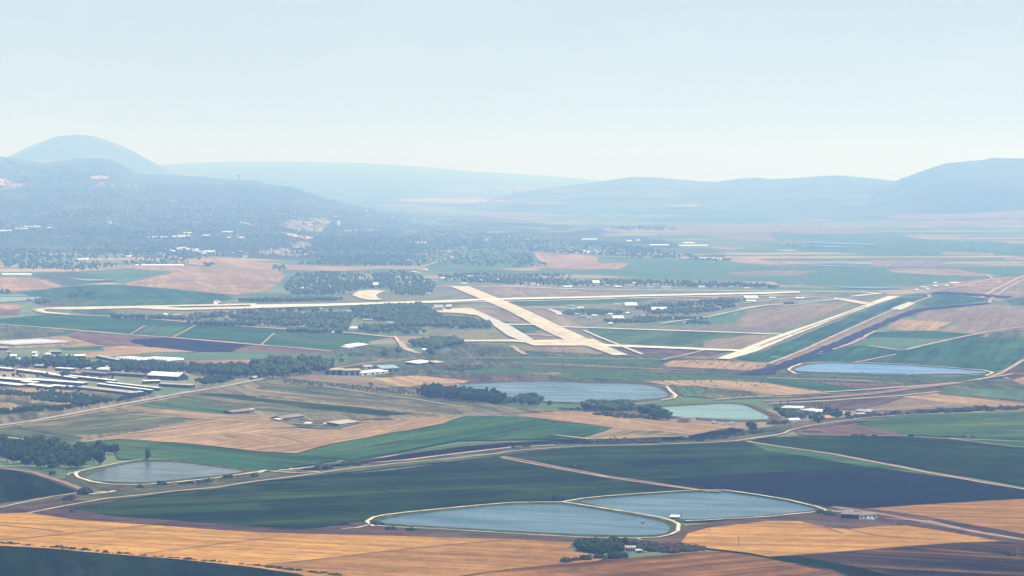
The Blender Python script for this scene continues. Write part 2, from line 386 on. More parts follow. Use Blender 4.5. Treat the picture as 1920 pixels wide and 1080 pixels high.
# --- far valley floor strips
for k, t in [
 ('mauve', '820,352 960,350 1110,358 1030,364 860,362'),
 ('straw', '740,374 780,372 900,373 990,378 880,381 760,379'), ('mauve', '700,383 790,383 790,388 720,388'),
 ('tan', '800,380 880,378 870,384'), ('pale', '700,366 900,365 960,372 800,374'),
 ('tan', '850,372 905,370 900,376 860,378'), ('mauve', '970,380 1050,378 1080,384 1000,386'),
 ('mauve', '1180,369 1260,366 1290,370 1200,372'), ('straw', '1240,385 1310,384 1310,389 1250,388'),
 ('mauve', '1140,394 1200,393 1190,398 1140,398'), ('pale', '1100,425 1250,422 1260,430 1110,432'), ('tan', '1120,428 1270,425 1265,434 1140,434'),
 ('mauve', '1255,426 1500,423 1640,432 1500,438 1300,440'), ('mauve', '1330,445 1460,440 1560,446 1400,452'),
 ('tan', '1330,464 1345,462 1400,465 1370,468'), ('mauve', '1440,428 1600,430 1670,436 1560,440 1440,438'),
 ('mauve', '1440,446 1580,442 1620,450 1480,456'), ('pale', '1440,440 1680,441 1760,452 1640,456 1460,450'),
 ('pale', '1420,458 1700,450 1960,455 1960,476 1700,480 1500,470'), ('mauve', '1640,492 1760,486 1740,498 1660,498'), ('tan', '1760,473 1865,474 1860,478 1770,477'),
 ('straw', '1870,452 1960,454 1960,458 1890,456'), ('straw', '1880,482 1960,484 1960,489 1885,487'),
 ('mauve', '1655,405 1700,402 1800,402 1920,394 1960,396 1960,410 1780,412 1680,414'), ('mauve', '1480,420 1540,420 1560,424 1490,424'),
 ('pale', '1200,410 1400,402 1540,408 1400,418 1230,418'), ('pale', '1000,392 1150,388 1240,398 1080,404'), ('mauve', '880,400 1000,402 1060,408 900,408'),
 ('mauve', '1700,415 1900,412 1960,420 1760,424'), ('straw', '1690,424 1745,424 1735,427 1700,427'),
 # behind the airfield
 ('pale', '1120,488 1300,486 1440,490 1640,495 1800,500 1960,500 1960,520 1700,520 1440,528 1200,520 1080,514 1060,503 1120,498'),
 ('pale', '1000,504 1100,498 1300,498 1440,508 1640,508 1640,518 1440,522 1200,515 1060,512'),
 ('straw', '965,474 1000,472 1120,480 1120,491 1060,492 1010,490'), ('tan', '1000,497 1020,491 1120,491 1180,494 1160,505 1060,505 1005,500'), ('pale', '985,508 1060,504 1180,510 1100,515 1010,512'),
 ('straw', '1300,477 1340,478 1440,488 1560,493 1440,497 1340,488'), ('mauve', '1360,512 1440,507 1540,508 1500,516 1400,517'),
 ('mauve', '1640,488 1780,490 1750,500 1630,500'), ('tan', '1660,503 1780,504 1880,518 1760,516 1670,510'),
 ('pale', '1440,520 1680,522 1860,518 1790,528 1720,535 1600,537 1460,534'),
 ('pale', '830,478 900,474 1000,472 1010,488 1000,500 940,504 860,502 780,500 805,492'),
 ('pale', '800,500 880,502 1000,508 1000,514 880,512 800,506'),
 # upper left
 ('mauve', '20,446 60,441 125,443 130,450 60,455 30,452'), ('lush', '60,455 125,452 150,468 110,472 70,466'), ('red', '-60,452 20,452 60,465 50,473 -60,472'),
 ('straw', '300,480 360,482 480,490 560,497 640,500 520,505 400,500 330,492'), ('tan', '200,498 350,497 400,503 520,505 535,515 525,530 500,545 440,553 400,548 330,542 240,535 200,520'),
 ('pale', '150,508 240,503 330,510 230,532 140,524'), ('tan', '-60,520 40,520 110,528 130,536 60,546 -60,548'), ('scrub', '60,516 140,508 220,528 120,536'),
 ('mauve', '-60,488 20,488 30,496 -60,498'),
 ('straw', '480,495 620,500 720,504 640,508 540,506'), ('tan', '530,470 600,462 640,470 560,484 500,482'),
]: FLD(k, t)

# --- around the airfield
for k, t in [
 ('teal', '40,547 100,540 180,533 230,534 330,543 420,552 440,560 400,566 330,570 200,574 100,574 100,565 60,560'),
 ('lush', '190,564 230,561 400,563 410,568 300,572 160,574'), ('scrub', '60,566 110,560 190,562 180,572 80,574'),
 ('tan', '-60,572 20,570 45,575 30,580 -60,582'), ('red', '-60,580 40,580 35,590 0,591 -60,590'),
 # airfield grass
 ('infield', '75,578 300,574 480,568 640,563 820,530 960,536 1100,542 1440,545 1640,545 1690,556 1600,605 1480,650 1370,676 1240,668 1160,668 960,648 850,642 760,620 560,618 300,598 120,589'),
 ('mauve', '330,584 420,582 480,590 400,600 330,595'), ('lush', '150,578 200,580 230,590 200,593 130,586'),
 ('lush', '480,572 700,568 880,563 900,568 800,576 640,580 480,580'), ('mauve', '910,539 1000,539 1090,546 1200,548 1200,553 1000,556 930,556'),
 ('lush', '960,560 1100,562 1230,560 1200,566 1060,572 980,574 955,568'), ('mauve', '975,578 1030,577 1075,600 1090,612 1050,611 1010,598'),
 ('mauve', '850,572 900,575 960,588 980,604 940,604 900,590'), ('lush', '895,592 930,600 975,606 940,606'),
 ('lush', '945,612 1000,608 1020,616 990,626 960,622'), ('mauve', '975,624 1040,624 1060,636 990,636'),
 ('mauve', '1010,612 1060,613 1110,632 1060,628'),
 ('lush', '1100,615 1150,615 1335,622 1440,627 1380,648 1300,650 1140,643 1110,628'), ('mauve', '1320,640 1400,628 1440,628 1470,626 1420,650 1320,652'),
 ('infield', '1190,605 1330,580 1440,572 1600,563 1640,566 1540,595 1470,622 1335,618 1150,612'), ('mauve', '1400,590 1500,570 1600,566 1540,592 1450,615 1380,612'),
 ('pale', '1240,600 1330,590 1400,580 1380,605 1300,612 1210,608'),
 ('brown', '1145,648 1210,649 1320,655 1380,657 1330,668 1240,668 1170,664'), ('mauve', '940,650 1000,648 1100,650 1140,666 1000,666 950,660'),
 ('scrub', '840,641 940,650 985,655 960,672 900,668 850,660'), ('brown', '905,650 950,650 975,660 930,665'),
 ('teal', '1380,673 1440,655 1530,618 1640,575 1690,558 1745,558 1700,568 1620,604 1500,660 1440,682'),
 ('mauve', '1440,682 1500,660 1620,604 1700,570 1720,576 1640,610 1540,652 1460,684'),
 ('teal', '1690,553 1740,550 1830,556 1860,562 1800,570 1740,574 1720,570 1745,557'),
 ('mauve', '1750,545 1840,540 1900,545 1890,556 1840,558 1780,552'),
 ('tan', '1760,531 1880,520 1960,515 1960,545 1880,535 1800,540'),
]: FLD(k, t)
# --- east of the black channel
for k, t in [
 ('mauve', '1705,600 1740,582 1800,576 1850,570 1920,576 1980,580 1980,640 1900,630 1840,622 1785,604'),
 ('straw', '1655,617 1690,599 1785,604 1752,620 1700,620'), ('mauve', '1752,620 1785,606 1860,606 1980,612 1980,640 1880,636 1860,626 1780,624'),
 ('teal', '1640,622 1750,620 1850,628 1800,638 1640,640 1620,632'), ('pale', '1610,640 1640,632 1780,636 1800,640 1700,657 1620,648'), ('weeds', '1860,624 1980,612 1980,640 1850,632'),
 ('teal', '1480,684 1560,656 1610,647 1690,658 1780,640 1820,630 1980,640 1980,672 1890,690 1865,695 1700,683 1540,680'),
 ('lush', '1880,560 1980,552 1980,572 1900,572'),
 ('mauve', '1855,560 1880,545 1920,530 1980,515 1980,545 1900,560 1870,566'),
]: FLD(k, t)
# --- left, between airfield and farm
for k, t in [
 ('teal', '-60,600 0,598 100,588 160,592 300,598 400,606 480,612 560,618 660,624 728,632 690,640 700,650 620,656 520,648 440,640 300,630 160,620 0,612 -60,606'),
 ('lush', '-60,608 0,608 150,618 140,622 90,630 0,632 -60,632'), ('weeds', '-60,612 20,612 140,620 120,626 60,632 0,640 -60,640'),
 ('lush', '270,610 370,613 330,632 250,624'), ('lush', '510,628 560,618 700,632 690,645 600,648 530,640'),
 ('black', '250,632 330,634 400,640 475,646 430,660 380,662 300,655 240,640'), ('red', '140,622 250,630 330,632 250,636 240,642 280,652 180,645 130,630'), ('red', '440,655 475,646 560,652 640,660 560,668 460,668'),
 ('scrub', '620,656 700,648 760,652 800,668 740,674 640,668'),
 ('lush', '110,652 180,648 230,650 180,655 120,656'), ('tan', '-60,640 30,636 120,630 160,640 110,650 0,655 -60,655'),
 ('straw', '190,652 230,648 300,652 370,660 300,660 200,660'), ('pale', '260,666 380,660 480,660 640,664 700,672 560,676 480,676 300,674'),
 ('tan', '300,676 480,674 560,676 480,682 330,684'), ('straw', '150,662 220,656 300,660 200,670 150,670'),
 ('weeds', '640,678 700,670 760,672 840,668 960,676 960,690 900,694 760,690 690,690 600,690'),
 ('lush', '690,682 770,672 800,676 760,685 700,688'),
]: FLD(k, t)
# --- strips south of the airfield
for k, t in [
 ('scrub', '760,660 960,655 1200,668 1440,680 1460,690 1480,700 1900,715 1980,712 1980,732 1700,752 1560,748 1440,735 1240,720 1000,712 860,712 700,705 760,690'),
 ('lush', '940,668 1100,670 1240,674 1220,682 1100,682 960,676'), ('scrub', '960,678 1140,684 1300,690 1440,700 1560,708 1440,708 1200,700 1000,692'),
 ('straw', '1242,684 1262,676 1310,675 1440,680 1432,690 1400,694 1320,690 1250,687'),
 ('lush', '880,690 1000,690 1200,700 1430,708 1440,714 1300,712 1200,712 1000,704 880,706'), ('weeds', '960,695 1030,695 1080,703 1000,702'),
 ('brown', '890,700 960,700 1030,708 1000,716 900,716'), ('brown', '800,705 880,700 900,714 860,720 790,720'),
 ('straw', '1210,715 1260,713 1340,712 1440,718 1560,738 1500,741 1440,742 1380,738 1300,730'),
 ('teal', '1440,710 1530,716 1630,732 1590,735 1500,728 1440,718'), ('red', '1530,715 1680,722 1740,724 1640,731 1560,722'),
 ('lush', '1490,704 1600,702 1780,706 1900,700 1940,706 1800,714 1600,708'),
 ('weeds', '1255,722 1300,722 1440,738 1520,744 1440,746 1330,746 1280,742'), ('pale', '1270,724 1320,728 1310,742 1285,744'),
 ('pale', '1760,736 1820,728 1920,732 1980,738 1980,758 1900,750'), ('straw', '1690,744 1755,737 1860,748 1980,760 1980,768 1900,766 1780,756'),
 ('mauve', '1560,756 1680,744 1780,756 1900,768 1720,770 1640,770 1560,766'), ('brown', '1440,760 1560,752 1700,745 1660,758 1600,768 1500,765'),
 ('tan', '1880,708 1980,690 1980,730 1920,722'), ('brown', '1870,702 1920,680 1980,660 1980,690 1900,712'),
]: FLD(k, t)
# --- centre left, the farm plain
for k, t in [
 ('dry', '-60,720 300,740 480,712 640,712 780,735 960,765 1100,770 980,790 860,790 700,785 560,800 300,830 100,835 -60,822'),
 ('mauve', '525,708 600,702 680,708 770,714 780,725 700,727 620,720'), ('straw', '700,709 780,704 880,714 860,722 780,727 740,722'),
 ('weeds', '500,718 600,722 780,742 900,756 860,765 700,752 560,740 480,728'), ('dry', '480,728 560,736 700,750 860,766 810,775 700,762 560,748 470,738'),
 ('crop', '370,738 420,738 560,752 690,766 775,776 720,780 600,768 480,752 380,746'), ('weeds', '300,745 370,740 480,753 620,770 590,780 480,770 330,755'),
 ('lush', '252,760 290,752 330,752 440,768 425,776 400,778 320,770'), ('weeds', '60,790 220,770 300,772 365,784 300,800 200,812 120,818 40,800'), ('scrub', '-60,806 40,800 160,820 120,834 0,825 -60,824'),
 ('tan', '220,765 240,760 400,776 520,778 500,790 380,788 300,776'), ('tan', '120,835 300,800 420,780 520,790 560,800 440,806 260,824 150,838'),
 ('weeds', '540,790 640,786 740,788 700,798 640,806 600,803 560,800'),
 ('straw', '260,824 420,806 560,803 640,806 720,812 690,820 630,830 555,850 480,846 380,834'), ('tan', '330,818 440,812 560,815 640,820 620,826 500,836 380,832'),
 ('tan', '640,802 700,790 860,778 900,780 830,800 690,818 660,812'),
 ('tan', '960,778 1040,772 1120,772 1240,790 1380,800 1300,815 1120,824 1090,822 1150,802 1100,795'), ('dry', '1100,820 1160,806 1240,808 1320,818 1240,822 1110,824'),
 ('straw', '1110,822 1170,815 1290,818 1200,823'),
 ('teal', '120,835 200,822 240,823 380,836 480,848 555,852 640,862 560,874 480,885 420,876 350,866 220,860 215,845'),
 ('teal', '555,852 640,828 700,818 830,794 870,780 960,780 1090,795 1152,802 1080,823 960,824 860,826 760,845 660,862'),
 ('tan', '-60,735 -20,730 40,728 140,733 110,745 60,744 0,738'), ('weeds', '-60,745 40,750 60,756 130,760 90,772 0,778 -60,780'), ('lush', '55,757 80,754 110,762 60,770'), ('straw', '-60,752 20,755 60,768 -60,778'),
 ('weeds', '130,735 240,742 220,752 160,750'), ('lush', '140,737 200,742 180,748 140,744'),
]: FLD(k, t)
ROWS = {'1600,955': '1610,957 1920,962', '1590,797': '1640,796 1920,784', '1400,828': '1440,838 1920,872', '1275,1020': '1290,1002 1850,1012', '125,952': '200,962 900,930', '1240,898': '1300,900 1900,915'}
# --- river strip and the near fields
for k, t in [
 ('scrub', '-60,900 100,890 300,915 480,888 640,866 860,845 960,834 1240,830 1440,800 1500,790 1600,780 1980,768 1980,775 1820,776 1600,792 1480,806 1400,828 1200,834 1090,838 945,853 700,880 480,903 330,922 120,950 -60,962'),
 ('dirt', '-60,955 0,952 80,938 150,930 130,945 250,936 120,955 60,962 -60,968'),
 ('bankgrass', '120,890 190,905 330,905 520,884 480,895 330,918 200,926 150,925'),
 ('deep', '-60,885 0,880 60,888 120,905 155,920 110,928 40,938 -60,952'),
 ('dirt', '0,876 20,876 100,895 160,918 150,922 110,908 60,890'),
 ('crop', '125,952 250,935 330,925 400,918 480,905 600,893 745,880 830,868 930,855 945,858 1050,876 1140,892 1250,908 1310,918 1200,928 1060,936 960,943 880,950 760,964 690,972 640,985 580,992 480,987 300,973 160,960'),
 ('crop', '945,855 960,850 1090,838 1200,834 1340,830 1400,827 1440,833 1560,850 1650,867 1740,884 1840,902 1980,922 1980,930 1560,940 1320,914 1310,918 1250,908 1140,892 1050,876'),
 ('lush', '1400,828 1440,833 1560,850 1650,867 1740,884 1840,902 1980,922 1980,930 1860,908 1700,887 1560,864 1440,846'),
 ('wet', '1240,898 1310,893 1440,886 1540,881 1640,876 1700,885 1800,898 1920,914 1980,922 1980,930 1920,935 1800,941 1680,948 1600,951 1560,950 1520,944 1440,932 1370,921 1320,914'),
 ('wet', '1160,868 1290,858 1340,862 1280,870 1200,874'),
 ('crop', '1400,828 1440,820 1520,816 1720,818 1840,822 1980,830 1980,918 1920,910 1840,896 1740,880 1640,862 1550,847 1470,838'),
 ('teal', '1770,820 1840,820 1980,828 1980,842 1900,838'),
 ('lush', '1590,797 1640,788 1720,779 1830,774 1980,768 1980,826 1840,820 1690,815'),
 ('red', '1490,806 1560,797 1600,795 1640,803 1700,816 1560,815 1500,814'),
 ('brown', '640,990 690,978 740,990 960,1004 1190,1012 1260,1005 1290,985 1440,968 1540,958 1620,960 1700,968 1680,985 1590,992 1540,988 1500,976 1330,990 1290,1000 1310,1018 1240,1026 1080,1018 960,1012 700,1004 560,998'),
 ('dirt', '60,962 125,952 200,966 300,974 480,988 580,993 690,975 680,986 620,995 720,1003 960,1011 720,1005 480,999 280,985 140,975'),
 ('gold', '-80,965 50,961 140,974 280,984 480,998 720,1004 960,1011 1075,1017 1065,1028 1080,1035 1140,1045 1120,1051 1060,1056 960,1066 860,1080 780,1105 640,1105 560,1076 480,1064 330,1048 200,1038 90,1028 -80,1019'),
 ('orange', '490,1061 640,1043 760,1028 940,1012 1075,1017 1065,1028 1080,1035 1140,1045 1060,1056 960,1066 860,1080 780,1105 640,1105 560,1076'),
 ('deep', '-80,1021 90,1030 200,1040 330,1050 420,1062 480,1066 560,1078 620,1086 700,1120 -80,1120'),
 ('orange', '1600,955 1700,948 1800,942 1920,935 1980,931 1980,1012 1860,990 1790,978 1720,965 1650,957'),
 ('dirt', '1560,948 1600,951 1660,957 1720,965 1790,978 1860,990 1980,1012 1980,1032 1880,1015 1760,993 1700,985 1640,975 1600,962'),
 ('gold', '1275,1020 1290,1000 1330,989 1440,977 1500,977 1540,987 1590,992 1650,986 1700,985 1760,994 1880,1015 1800,1018 1700,1023 1600,1032 1440,1043 1400,1036 1330,1028'),
 ('rough', '840,1086 960,1066 1060,1056 1180,1046 1310,1034 1360,1035 1440,1047 1480,1056 1600,1082 1640,1110 760,1110'),
 ('burnt', '1440,1043 1600,1032 1740,1022 1880,1015 1980,1030 1980,1110 1640,1110 1600,1082 1480,1056'),
 ('deep', '1440,1043 1490,1041 1520,1047 1600,1062 1680,1080 1720,1100 1660,1100 1560,1068 1470,1052'),
]: FLD(k, t, {'gold': '0,965 1075,1017', 'orange': '0,965 1075,1017', 'rough': '860,1080 1360,1036', 'burnt': '1480,1052 1900,1076'}.get(k) if '1105' in t or '1110' in t else ROWS.get(t.split()[0]))

# ---------------------------------------------------------------- roads, tracks, channels
LAYER[0] += 0.1
m_track = plain_mat('dirt_track', (0.42, 0.31, 0.22), (0.30, 0.215, 0.155), 1 / 35.0)
m_chalk = plain_mat('chalk_track', (0.66, 0.57, 0.41), (0.40, 0.335, 0.24), 1 / 16.0, .4, .62)
m_redtrack = plain_mat('red_dirt_track', (0.25, 0.16, 0.125), (0.17, 0.11, 0.09), 1 / 30.0)
m_asph = plain_mat('worn_asphalt', (0.34, 0.29, 0.25), (0.25, 0.215, 0.19), 1 / 40.0)
m_crease = plain_mat('wet_furrow', (0.014, 0.02, 0.018), (0.022, 0.026, 0.022), 1 / 30.0)
m_gap = plain_mat('stubble_track', (0.22, 0.13, 0.07), (0.14, 0.085, 0.05), 1 / 20.0)
def ribbon(name, txt, width, mat, z=None, wob=0.6, kind='structure', pts3=None, step=40.0):
    z = next_z() if z is None else z
    W = pts3 or [P(x, y, z) for x, y in S(txt)]
    Q = []
    for a, b in zip(W, W[1:]):
        k = max(1, min(16, int((b - a).length / step)))
        Q += [a.lerp(b, i / k) for i in range(k)]
    Q.append(W[-1])
    V, F = [], []
    for i, p in enumerate(Q):
        t = (Q[min(i + 1, len(Q) - 1)] - Q[max(i - 1, 0)]); t.z = 0; t.normalize()
        n_ = Vector((-t.y, t.x, 0)); ww = width * 0.5 * (1 + 0.35 * noise.noise(p * 0.021))
        c = p + n_ * noise.noise(p * 0.013) * wob * 2
        V += [c + n_ * ww, c - n_ * ww]
        if i: F.append((2 * i - 1, 2 * i + 1, 2 * i, 2 * i - 2))
    return tag(link(name, mesh(name, V, F, mat)), kind=kind)
for mat, wd, t in [
 # furrows and wet lines in the big green fields
 (m_crease, 5, '370,919 430,929 480,940 540,948 610,960 680,972'), (m_crease, 4, '570,897 660,912 740,924 800,934 860,942 890,946'), (m_crease, 4.5, '745,878 830,889 890,899 960,907 1040,918 1110,929'),
 (m_crease, 5, '1710,874 1780,871 1850,868 1980,864'), (m_crease, 3, '1440,848 1600,846 1720,843 1830,842'), (m_crease, 3, '1860,897 1920,896 1980,895'),
 (m_crease, 3, '-60,1042 60,1034 120,1030'), (m_crease, 4, '90,1084 200,1068 330,1051'),
 (m_crease, 3, '700,836 800,822 900,822'), (m_crease, 4, '1600,846 1680,847 1840,841'), (m_crease, 3, '1760,738 1830,746 1920,756 1980,762'),
 # tracks through the stubble
 (m_gap, 3.4, '-60,1018 0,1012 60,1007 120,1001 190,994 280,984'), (m_gap, 2.6, '0,984 60,990 120,997'), (m_gap, 2.2, '270,1037 340,1029 420,1018 480,1011 540,1002'),
 (m_gap, 3.6, '490,1060 560,1052 640,1043 700,1036 760,1029 850,1020 950,1012'), (m_gap, 3, '1440,1044 1520,1038 1600,1032 1700,1024 1780,1018 1890,1014'),
 (m_gap, 2.2, '1440,980 1540,985 1580,1000'), (m_gap, 2, '1590,992 1640,1003 1720,1010 1800,1014'),
 # field roads
 (m_track, 4.5, '50,962 120,948 200,934 280,926 330,920 400,914 480,902 560,892 640,880 745,868 830,861 930,850 960,845 1040,839 1090,836 1200,834 1340,829 1380,826 1440,818 1470,812'),
 (m_redtrack, 7, '945,856 1000,866 1050,876 1100,885 1140,893 1200,901 1250,909 1310,918 1350,922'), (m_track, 3.5, '940,858 1050,879 1140,895 1250,911 1330,921'),
 (m_redtrack, 6, '1400,827 1440,834 1560,850 1650,867 1740,885 1840,903 1980,925'), (m_track, 4, '1400,827 1470,838 1560,851 1650,868 1740,886 1840,904 1980,926'),
 (m_track, 4.5, '1380,826 1440,817 1470,812 1520,815 1600,816 1700,817 1760,821 1840,824 1980,830'), (m_track, 3, '1780,822 1860,832 1980,844'),
 (m_track, 4.5, '1470,812 1480,806 1520,797 1570,790 1620,783 1700,777 1800,774 1980,769'),
 (m_redtrack, 7, '0,877 60,885 120,904 155,918'), (m_track, 3.5, '-60,955 0,951 40,942 100,930 150,923 210,922'), (m_chalk, 4, '165,926 190,924 215,920'),
 (m_chalk, 3.5, '-60,815 0,818 50,824 110,832 130,839 160,846'), (m_track, 4, '150,828 180,826 230,821'), (m_chalk, 3.5, '485,886 500,881 520,884 560,886 600,884'),
 (m_redtrack, 9, '1560,950 1650,963 1760,983 1860,1003 1980,1020'), (m_track, 3.5, '1810,993 1860,1001 1910,1010'), (m_track, 3, '1660,972 1740,976 1800,990'),
 # sandy strip beside the black ditch
 (m_track, 7, '520,882 600,874 680,868 760,862 840,852 900,845 960,838 1040,834'), (m_track, 6, '1040,815 1110,823 1200,824'),
 # the road past the farm
 (m_asph, 11, '-80,815 0,797 60,789 130,776 200,763 280,748 340,737 420,724 480,712 500,708'), (m_track, 4, '-60,818 0,802 130,781 280,753 340,742'),
 (m_track, 5, '630,690 690,680 750,675 800,670'), (m_chalk, 4, '740,630 748,640 760,650 785,662'), (m_track, 12, '750,640 760,654 785,662'),
 (m_track, 4, '240,776 340,782 480,790 640,798 700,788'), (m_track, 5, '240,812 340,800 400,790 520,786'), (m_track, 4, '600,722 700,738 780,748 860,762'), (m_track, 3, '640,806 700,790 860,778 960,772 1080,765 1140,762 1240,752'),
 (m_track, 4, '480,745 600,756 720,766 810,776'),
 # tracks south of the airfield
 (m_track, 7.6, '860,670 960,670 1080,671 1200,672 1250,674'), (m_track, 6.6, '960,679 1060,683 1140,687 1240,692 1320,694'), (m_track, 6.6, '1240,674 1280,666 1320,656'), (m_track, 9.5, '960,648 970,655 985,664'),
 (m_redtrack, 26, '1440,752 1500,748 1560,744 1640,737 1720,726 1800,717'), (m_track, 9.5, '1440,756 1560,750 1640,745 1690,741 1760,734'), (m_track, 9.5, '1440,708 1520,710 1600,713 1640,715'), (m_track, 11.4, '1440,741 1500,738 1640,729 1800,717'),
 (m_track, 7, '1815,714 1850,708 1880,698 1920,674 1980,642'), (m_track, 7.6, '1830,712 1900,700 1980,700'), (m_track, 7.6, '1340,748 1440,742'),
 (m_track, 9.5, '1630,648 1680,655 1700,655 1720,650 1780,636 1850,622 1920,612 1980,600'), (m_track, 5.7, '1600,680 1660,668 1680,664'),
 (m_track, 7.6, '1440,682 1500,659 1560,631 1620,604 1660,586 1710,568 1745,556 1740,552'), (m_track, 9.5, '1560,655 1600,642 1640,620'),
 (m_track, 7, '1856,568 1856,562 1870,552 1890,538 1910,528 1980,505'), (m_track, 11.4, '1840,558 1860,545 1890,530 1920,516'), (m_track, 11.4, '1715,548 1760,543 1800,536 1860,522 1980,516'), (m_track, 9.5, '1800,512 1850,515 1862,522'),
 # left middle roads
 (m_track, 11.7, '-60,605 0,608 60,612 150,619 240,627 330,633 420,641 480,646 560,652 620,658'), (m_track, 3.2, '245,626 262,616 272,610'), (m_track, 3.2, '325,632 345,621 367,609'), (m_track, 3.2, '490,646 503,634 515,624'),
 (m_track, 15.6, '65,579 76,585 120,589 200,592 240,596 300,599 400,607 480,613 560,618 660,624 720,630 745,632'), (m_chalk, 9.1, '405,570 404,562 412,567'),
 (m_track, 13.0, '775,503 800,497 830,488 848,483 843,477 842,470'), (m_track, 13.0, '480,476 540,468 560,464'), (m_track, 10.4, '620,500 700,503 780,506'), (m_track, 10.4, '800,500 900,502 1000,505 1100,507'),
]: ribbon({'dirt_track': 'dirt_road', 'chalk_track': 'chalk_road', 'red_dirt_track': 'dirt_road', 'worn_asphalt': 'road', 'wet_furrow': 'wet_ground', 'stubble_track': 'dirt_path'}[mat.name], t, wd, mat)

# the ditch of black earth by the river and the long black channel beside the airfield
m_black = plain_mat('black_earth', (0.006, 0.004, 0.009), (0.016, 0.010, 0.016), 1 / 12.0)
m_channel = plain_mat('channel_earth', (0.022, 0.020, 0.036), (0.04, 0.033, 0.05), 1 / 30.0)
for m_, t in [(m_black, '560,879 640,869 700,862 750,852 820,845 870,838 940,831 1000,827 1080,824 1170,822 1280,818 1310,814 1360,806 1372,803 1395,804 1380,811 1320,822 1240,824 1180,826 1080,829 1000,832 960,835 880,845 800,855 730,863 640,872 580,880'),
              (m_channel, '1380,702 1440,689 1460,683 1520,660 1560,642 1620,617 1660,600 1700,583 1740,576 1800,571 1860,567 1850,570 1800,574 1735,580 1685,597 1650,613 1620,630 1560,656 1510,676 1460,692 1455,700 1420,702')]:
    sheet('channel_ground', S(t), m_, jitter=3.0, seg=25)
sheet('channel_ground', S('1770,546 1840,551 1900,556 1890,559 1800,552 1740,549'), m_channel)
ribbon('channel_bank_ground', '640,866 700,858 760,848 830,838 880,832 960,829', 7, plain_mat('dark_spoil', (0.035, 0.03, 0.035), (0.07, 0.06, 0.05), 1 / 14.0))

# ---------------------------------------------------------------- airfield
LAYER[0] += 0.05
m_conc = plain_mat('pale_concrete', (0.58, 0.485, 0.34), (0.40, 0.335, 0.24), 1 / 38.0, .4, .62)
m_concw = plain_mat('white_concrete', (0.66, 0.59, 0.47), (0.48, 0.42, 0.335), 1 / 38.0, .4, .62)
m_concg = plain_mat('grey_concrete', (0.48, 0.44, 0.37), (0.38, 0.35, 0.30), 1 / 50.0)
m_joint = plain_mat('runway_rubber', (0.40, 0.33, 0.25), (0.33, 0.27, 0.21), 1 / 30.0)
def strip(name, t, mat): return sheet(name, S(t), mat, jitter=0.4, seg=80)
strip('runway_road', '845,537 880,537 930,557 985,580 1050,611 1100,634 1140,650 1178,665 1150,666 1110,652 1060,637 1020,619 995,606 960,585 900,560', m_conc)
ribbon('runway_marking_road', '868,543 915,561 960,582 1020,612 1080,640 1140,662', 3.2, m_joint, wob=0.2)
ribbon('runway_marking_road', '858,540 905,560 950,581 1010,612 1070,639', 1.8, m_joint, wob=0.2)
strip('runway_road', '1345,672 1390,655 1440,635 1520,608 1600,580 1640,564 1665,555 1688,555 1640,571 1560,600 1480,632 1420,658 1368,673', m_concw)
ribbon('runway_marking_road', '1425,648 1480,627 1540,605 1600,583 1625,573', 6, plain_mat('runway_grass', (0.16, 0.14, 0.10)), wob=0.2)
ribbon('runway_marking_road', '1390,664 1470,634 1560,597 1640,567', 1.6, m_joint, wob=0.2)
strip('runway_road', '470,571 600,569.5 700,567 840,562.5 892,560.5 960,558 1100,555.5 1200,552.5 1300,550.5 1440,547.3 1500,546.3 1500,548.3 1440,550.5 1300,553.5 1200,555.5 1100,558.5 960,561.5 892,563.5 840,566 700,570.5 600,574 470,576', m_concw)
ribbon('taxiway_road', '325,578 400,577 480,577 600,573 700,570 740,569', 26, m_concw, wob=0.4)
strip('taxiway_road', '75,578 120,575.5 300,572.5 410,570 480,568.5 480,571 410,573 310,574.5 340,577 480,574 480,578 340,581 300,580 255,577.5 160,580 100,580 95,578.5 250,575.5 120,578 82,580 86,584 130,588 130,590 85,587 66,580', m_conc)
ribbon('taxiway_road', '795,567.6 850,566.5 902,565.8 960,564.5 1090,561.5 1160,559 1235,557.5 1340,555.5 1440,554 1480,553', 26, m_conc, wob=0.4)
ribbon('taxiway_road', '815,536 870,536.5 960,537 1035,540 1100,542 1200,543.5 1300,544 1435,545.2 1520,546 1615,547 1647,550 1600,555', 22, m_concw, wob=0.5)
ribbon('taxiway_road', '890,575 960,575.5 1030,576 1075,578 1100,578', 16, m_conc, wob=0.5)
ribbon('taxiway_road', '940,607.5 960,608 1000,608', 30, m_concw, wob=0.4)
ribbon('taxiway_road', '1045,612 1135,615 1335,621.5 1440,625.5 1485,627', 20, m_concw, wob=0.4)
strip('taxiway_road', '848,637 900,637 960,636.5 1000,637.5 1065,636 1112,635 1136,646 1100,648 1000,647.5 985,642 960,640 850,640', m_conc)
strip('taxiway_road', '1125,645 1210,648 1320,652.5 1395,655.5 1390,658.5 1320,656 1210,651.5 1130,649', m_concw)
strip('taxiway_road', '1565,557.5 1600,562 1628,567 1650,566 1640,570 1615,570 1560,559.5', m_conc)
ribbon('taxiway_road', '1030,579 1045,585 1050,590', 14, m_concg)
strip('taxiway_road', '868,577 885,578 930,598 960,612 1000,636 985,642 950,628 915,602', m_concg)
strip('apron_road', '812,578 850,577.5 872,578 888,583 905,592 860,587 815,585', m_conc)
strip('apron_road', '660,553 672,546 695,543.5 722,545 712,549 705,553 708,558 717,561.5 690,562 672,558', m_conc)
strip('apron_road', '680,552 693,555.5 701,559 690,558 678,553.5', m_joint)
strip('helipad_road', '1669,579 1704,565.5 1716,569 1690,581', m_concg)
for t in ('1675,579 1707,567', '1683,580 1711,568.5'): ribbon('helipad_marking_road', t, 4, m_concw, wob=0)
ribbon('taxiway_road', '1095,619 1120,630 1160,646 1205,664', 7, m_concg, wob=0.5)
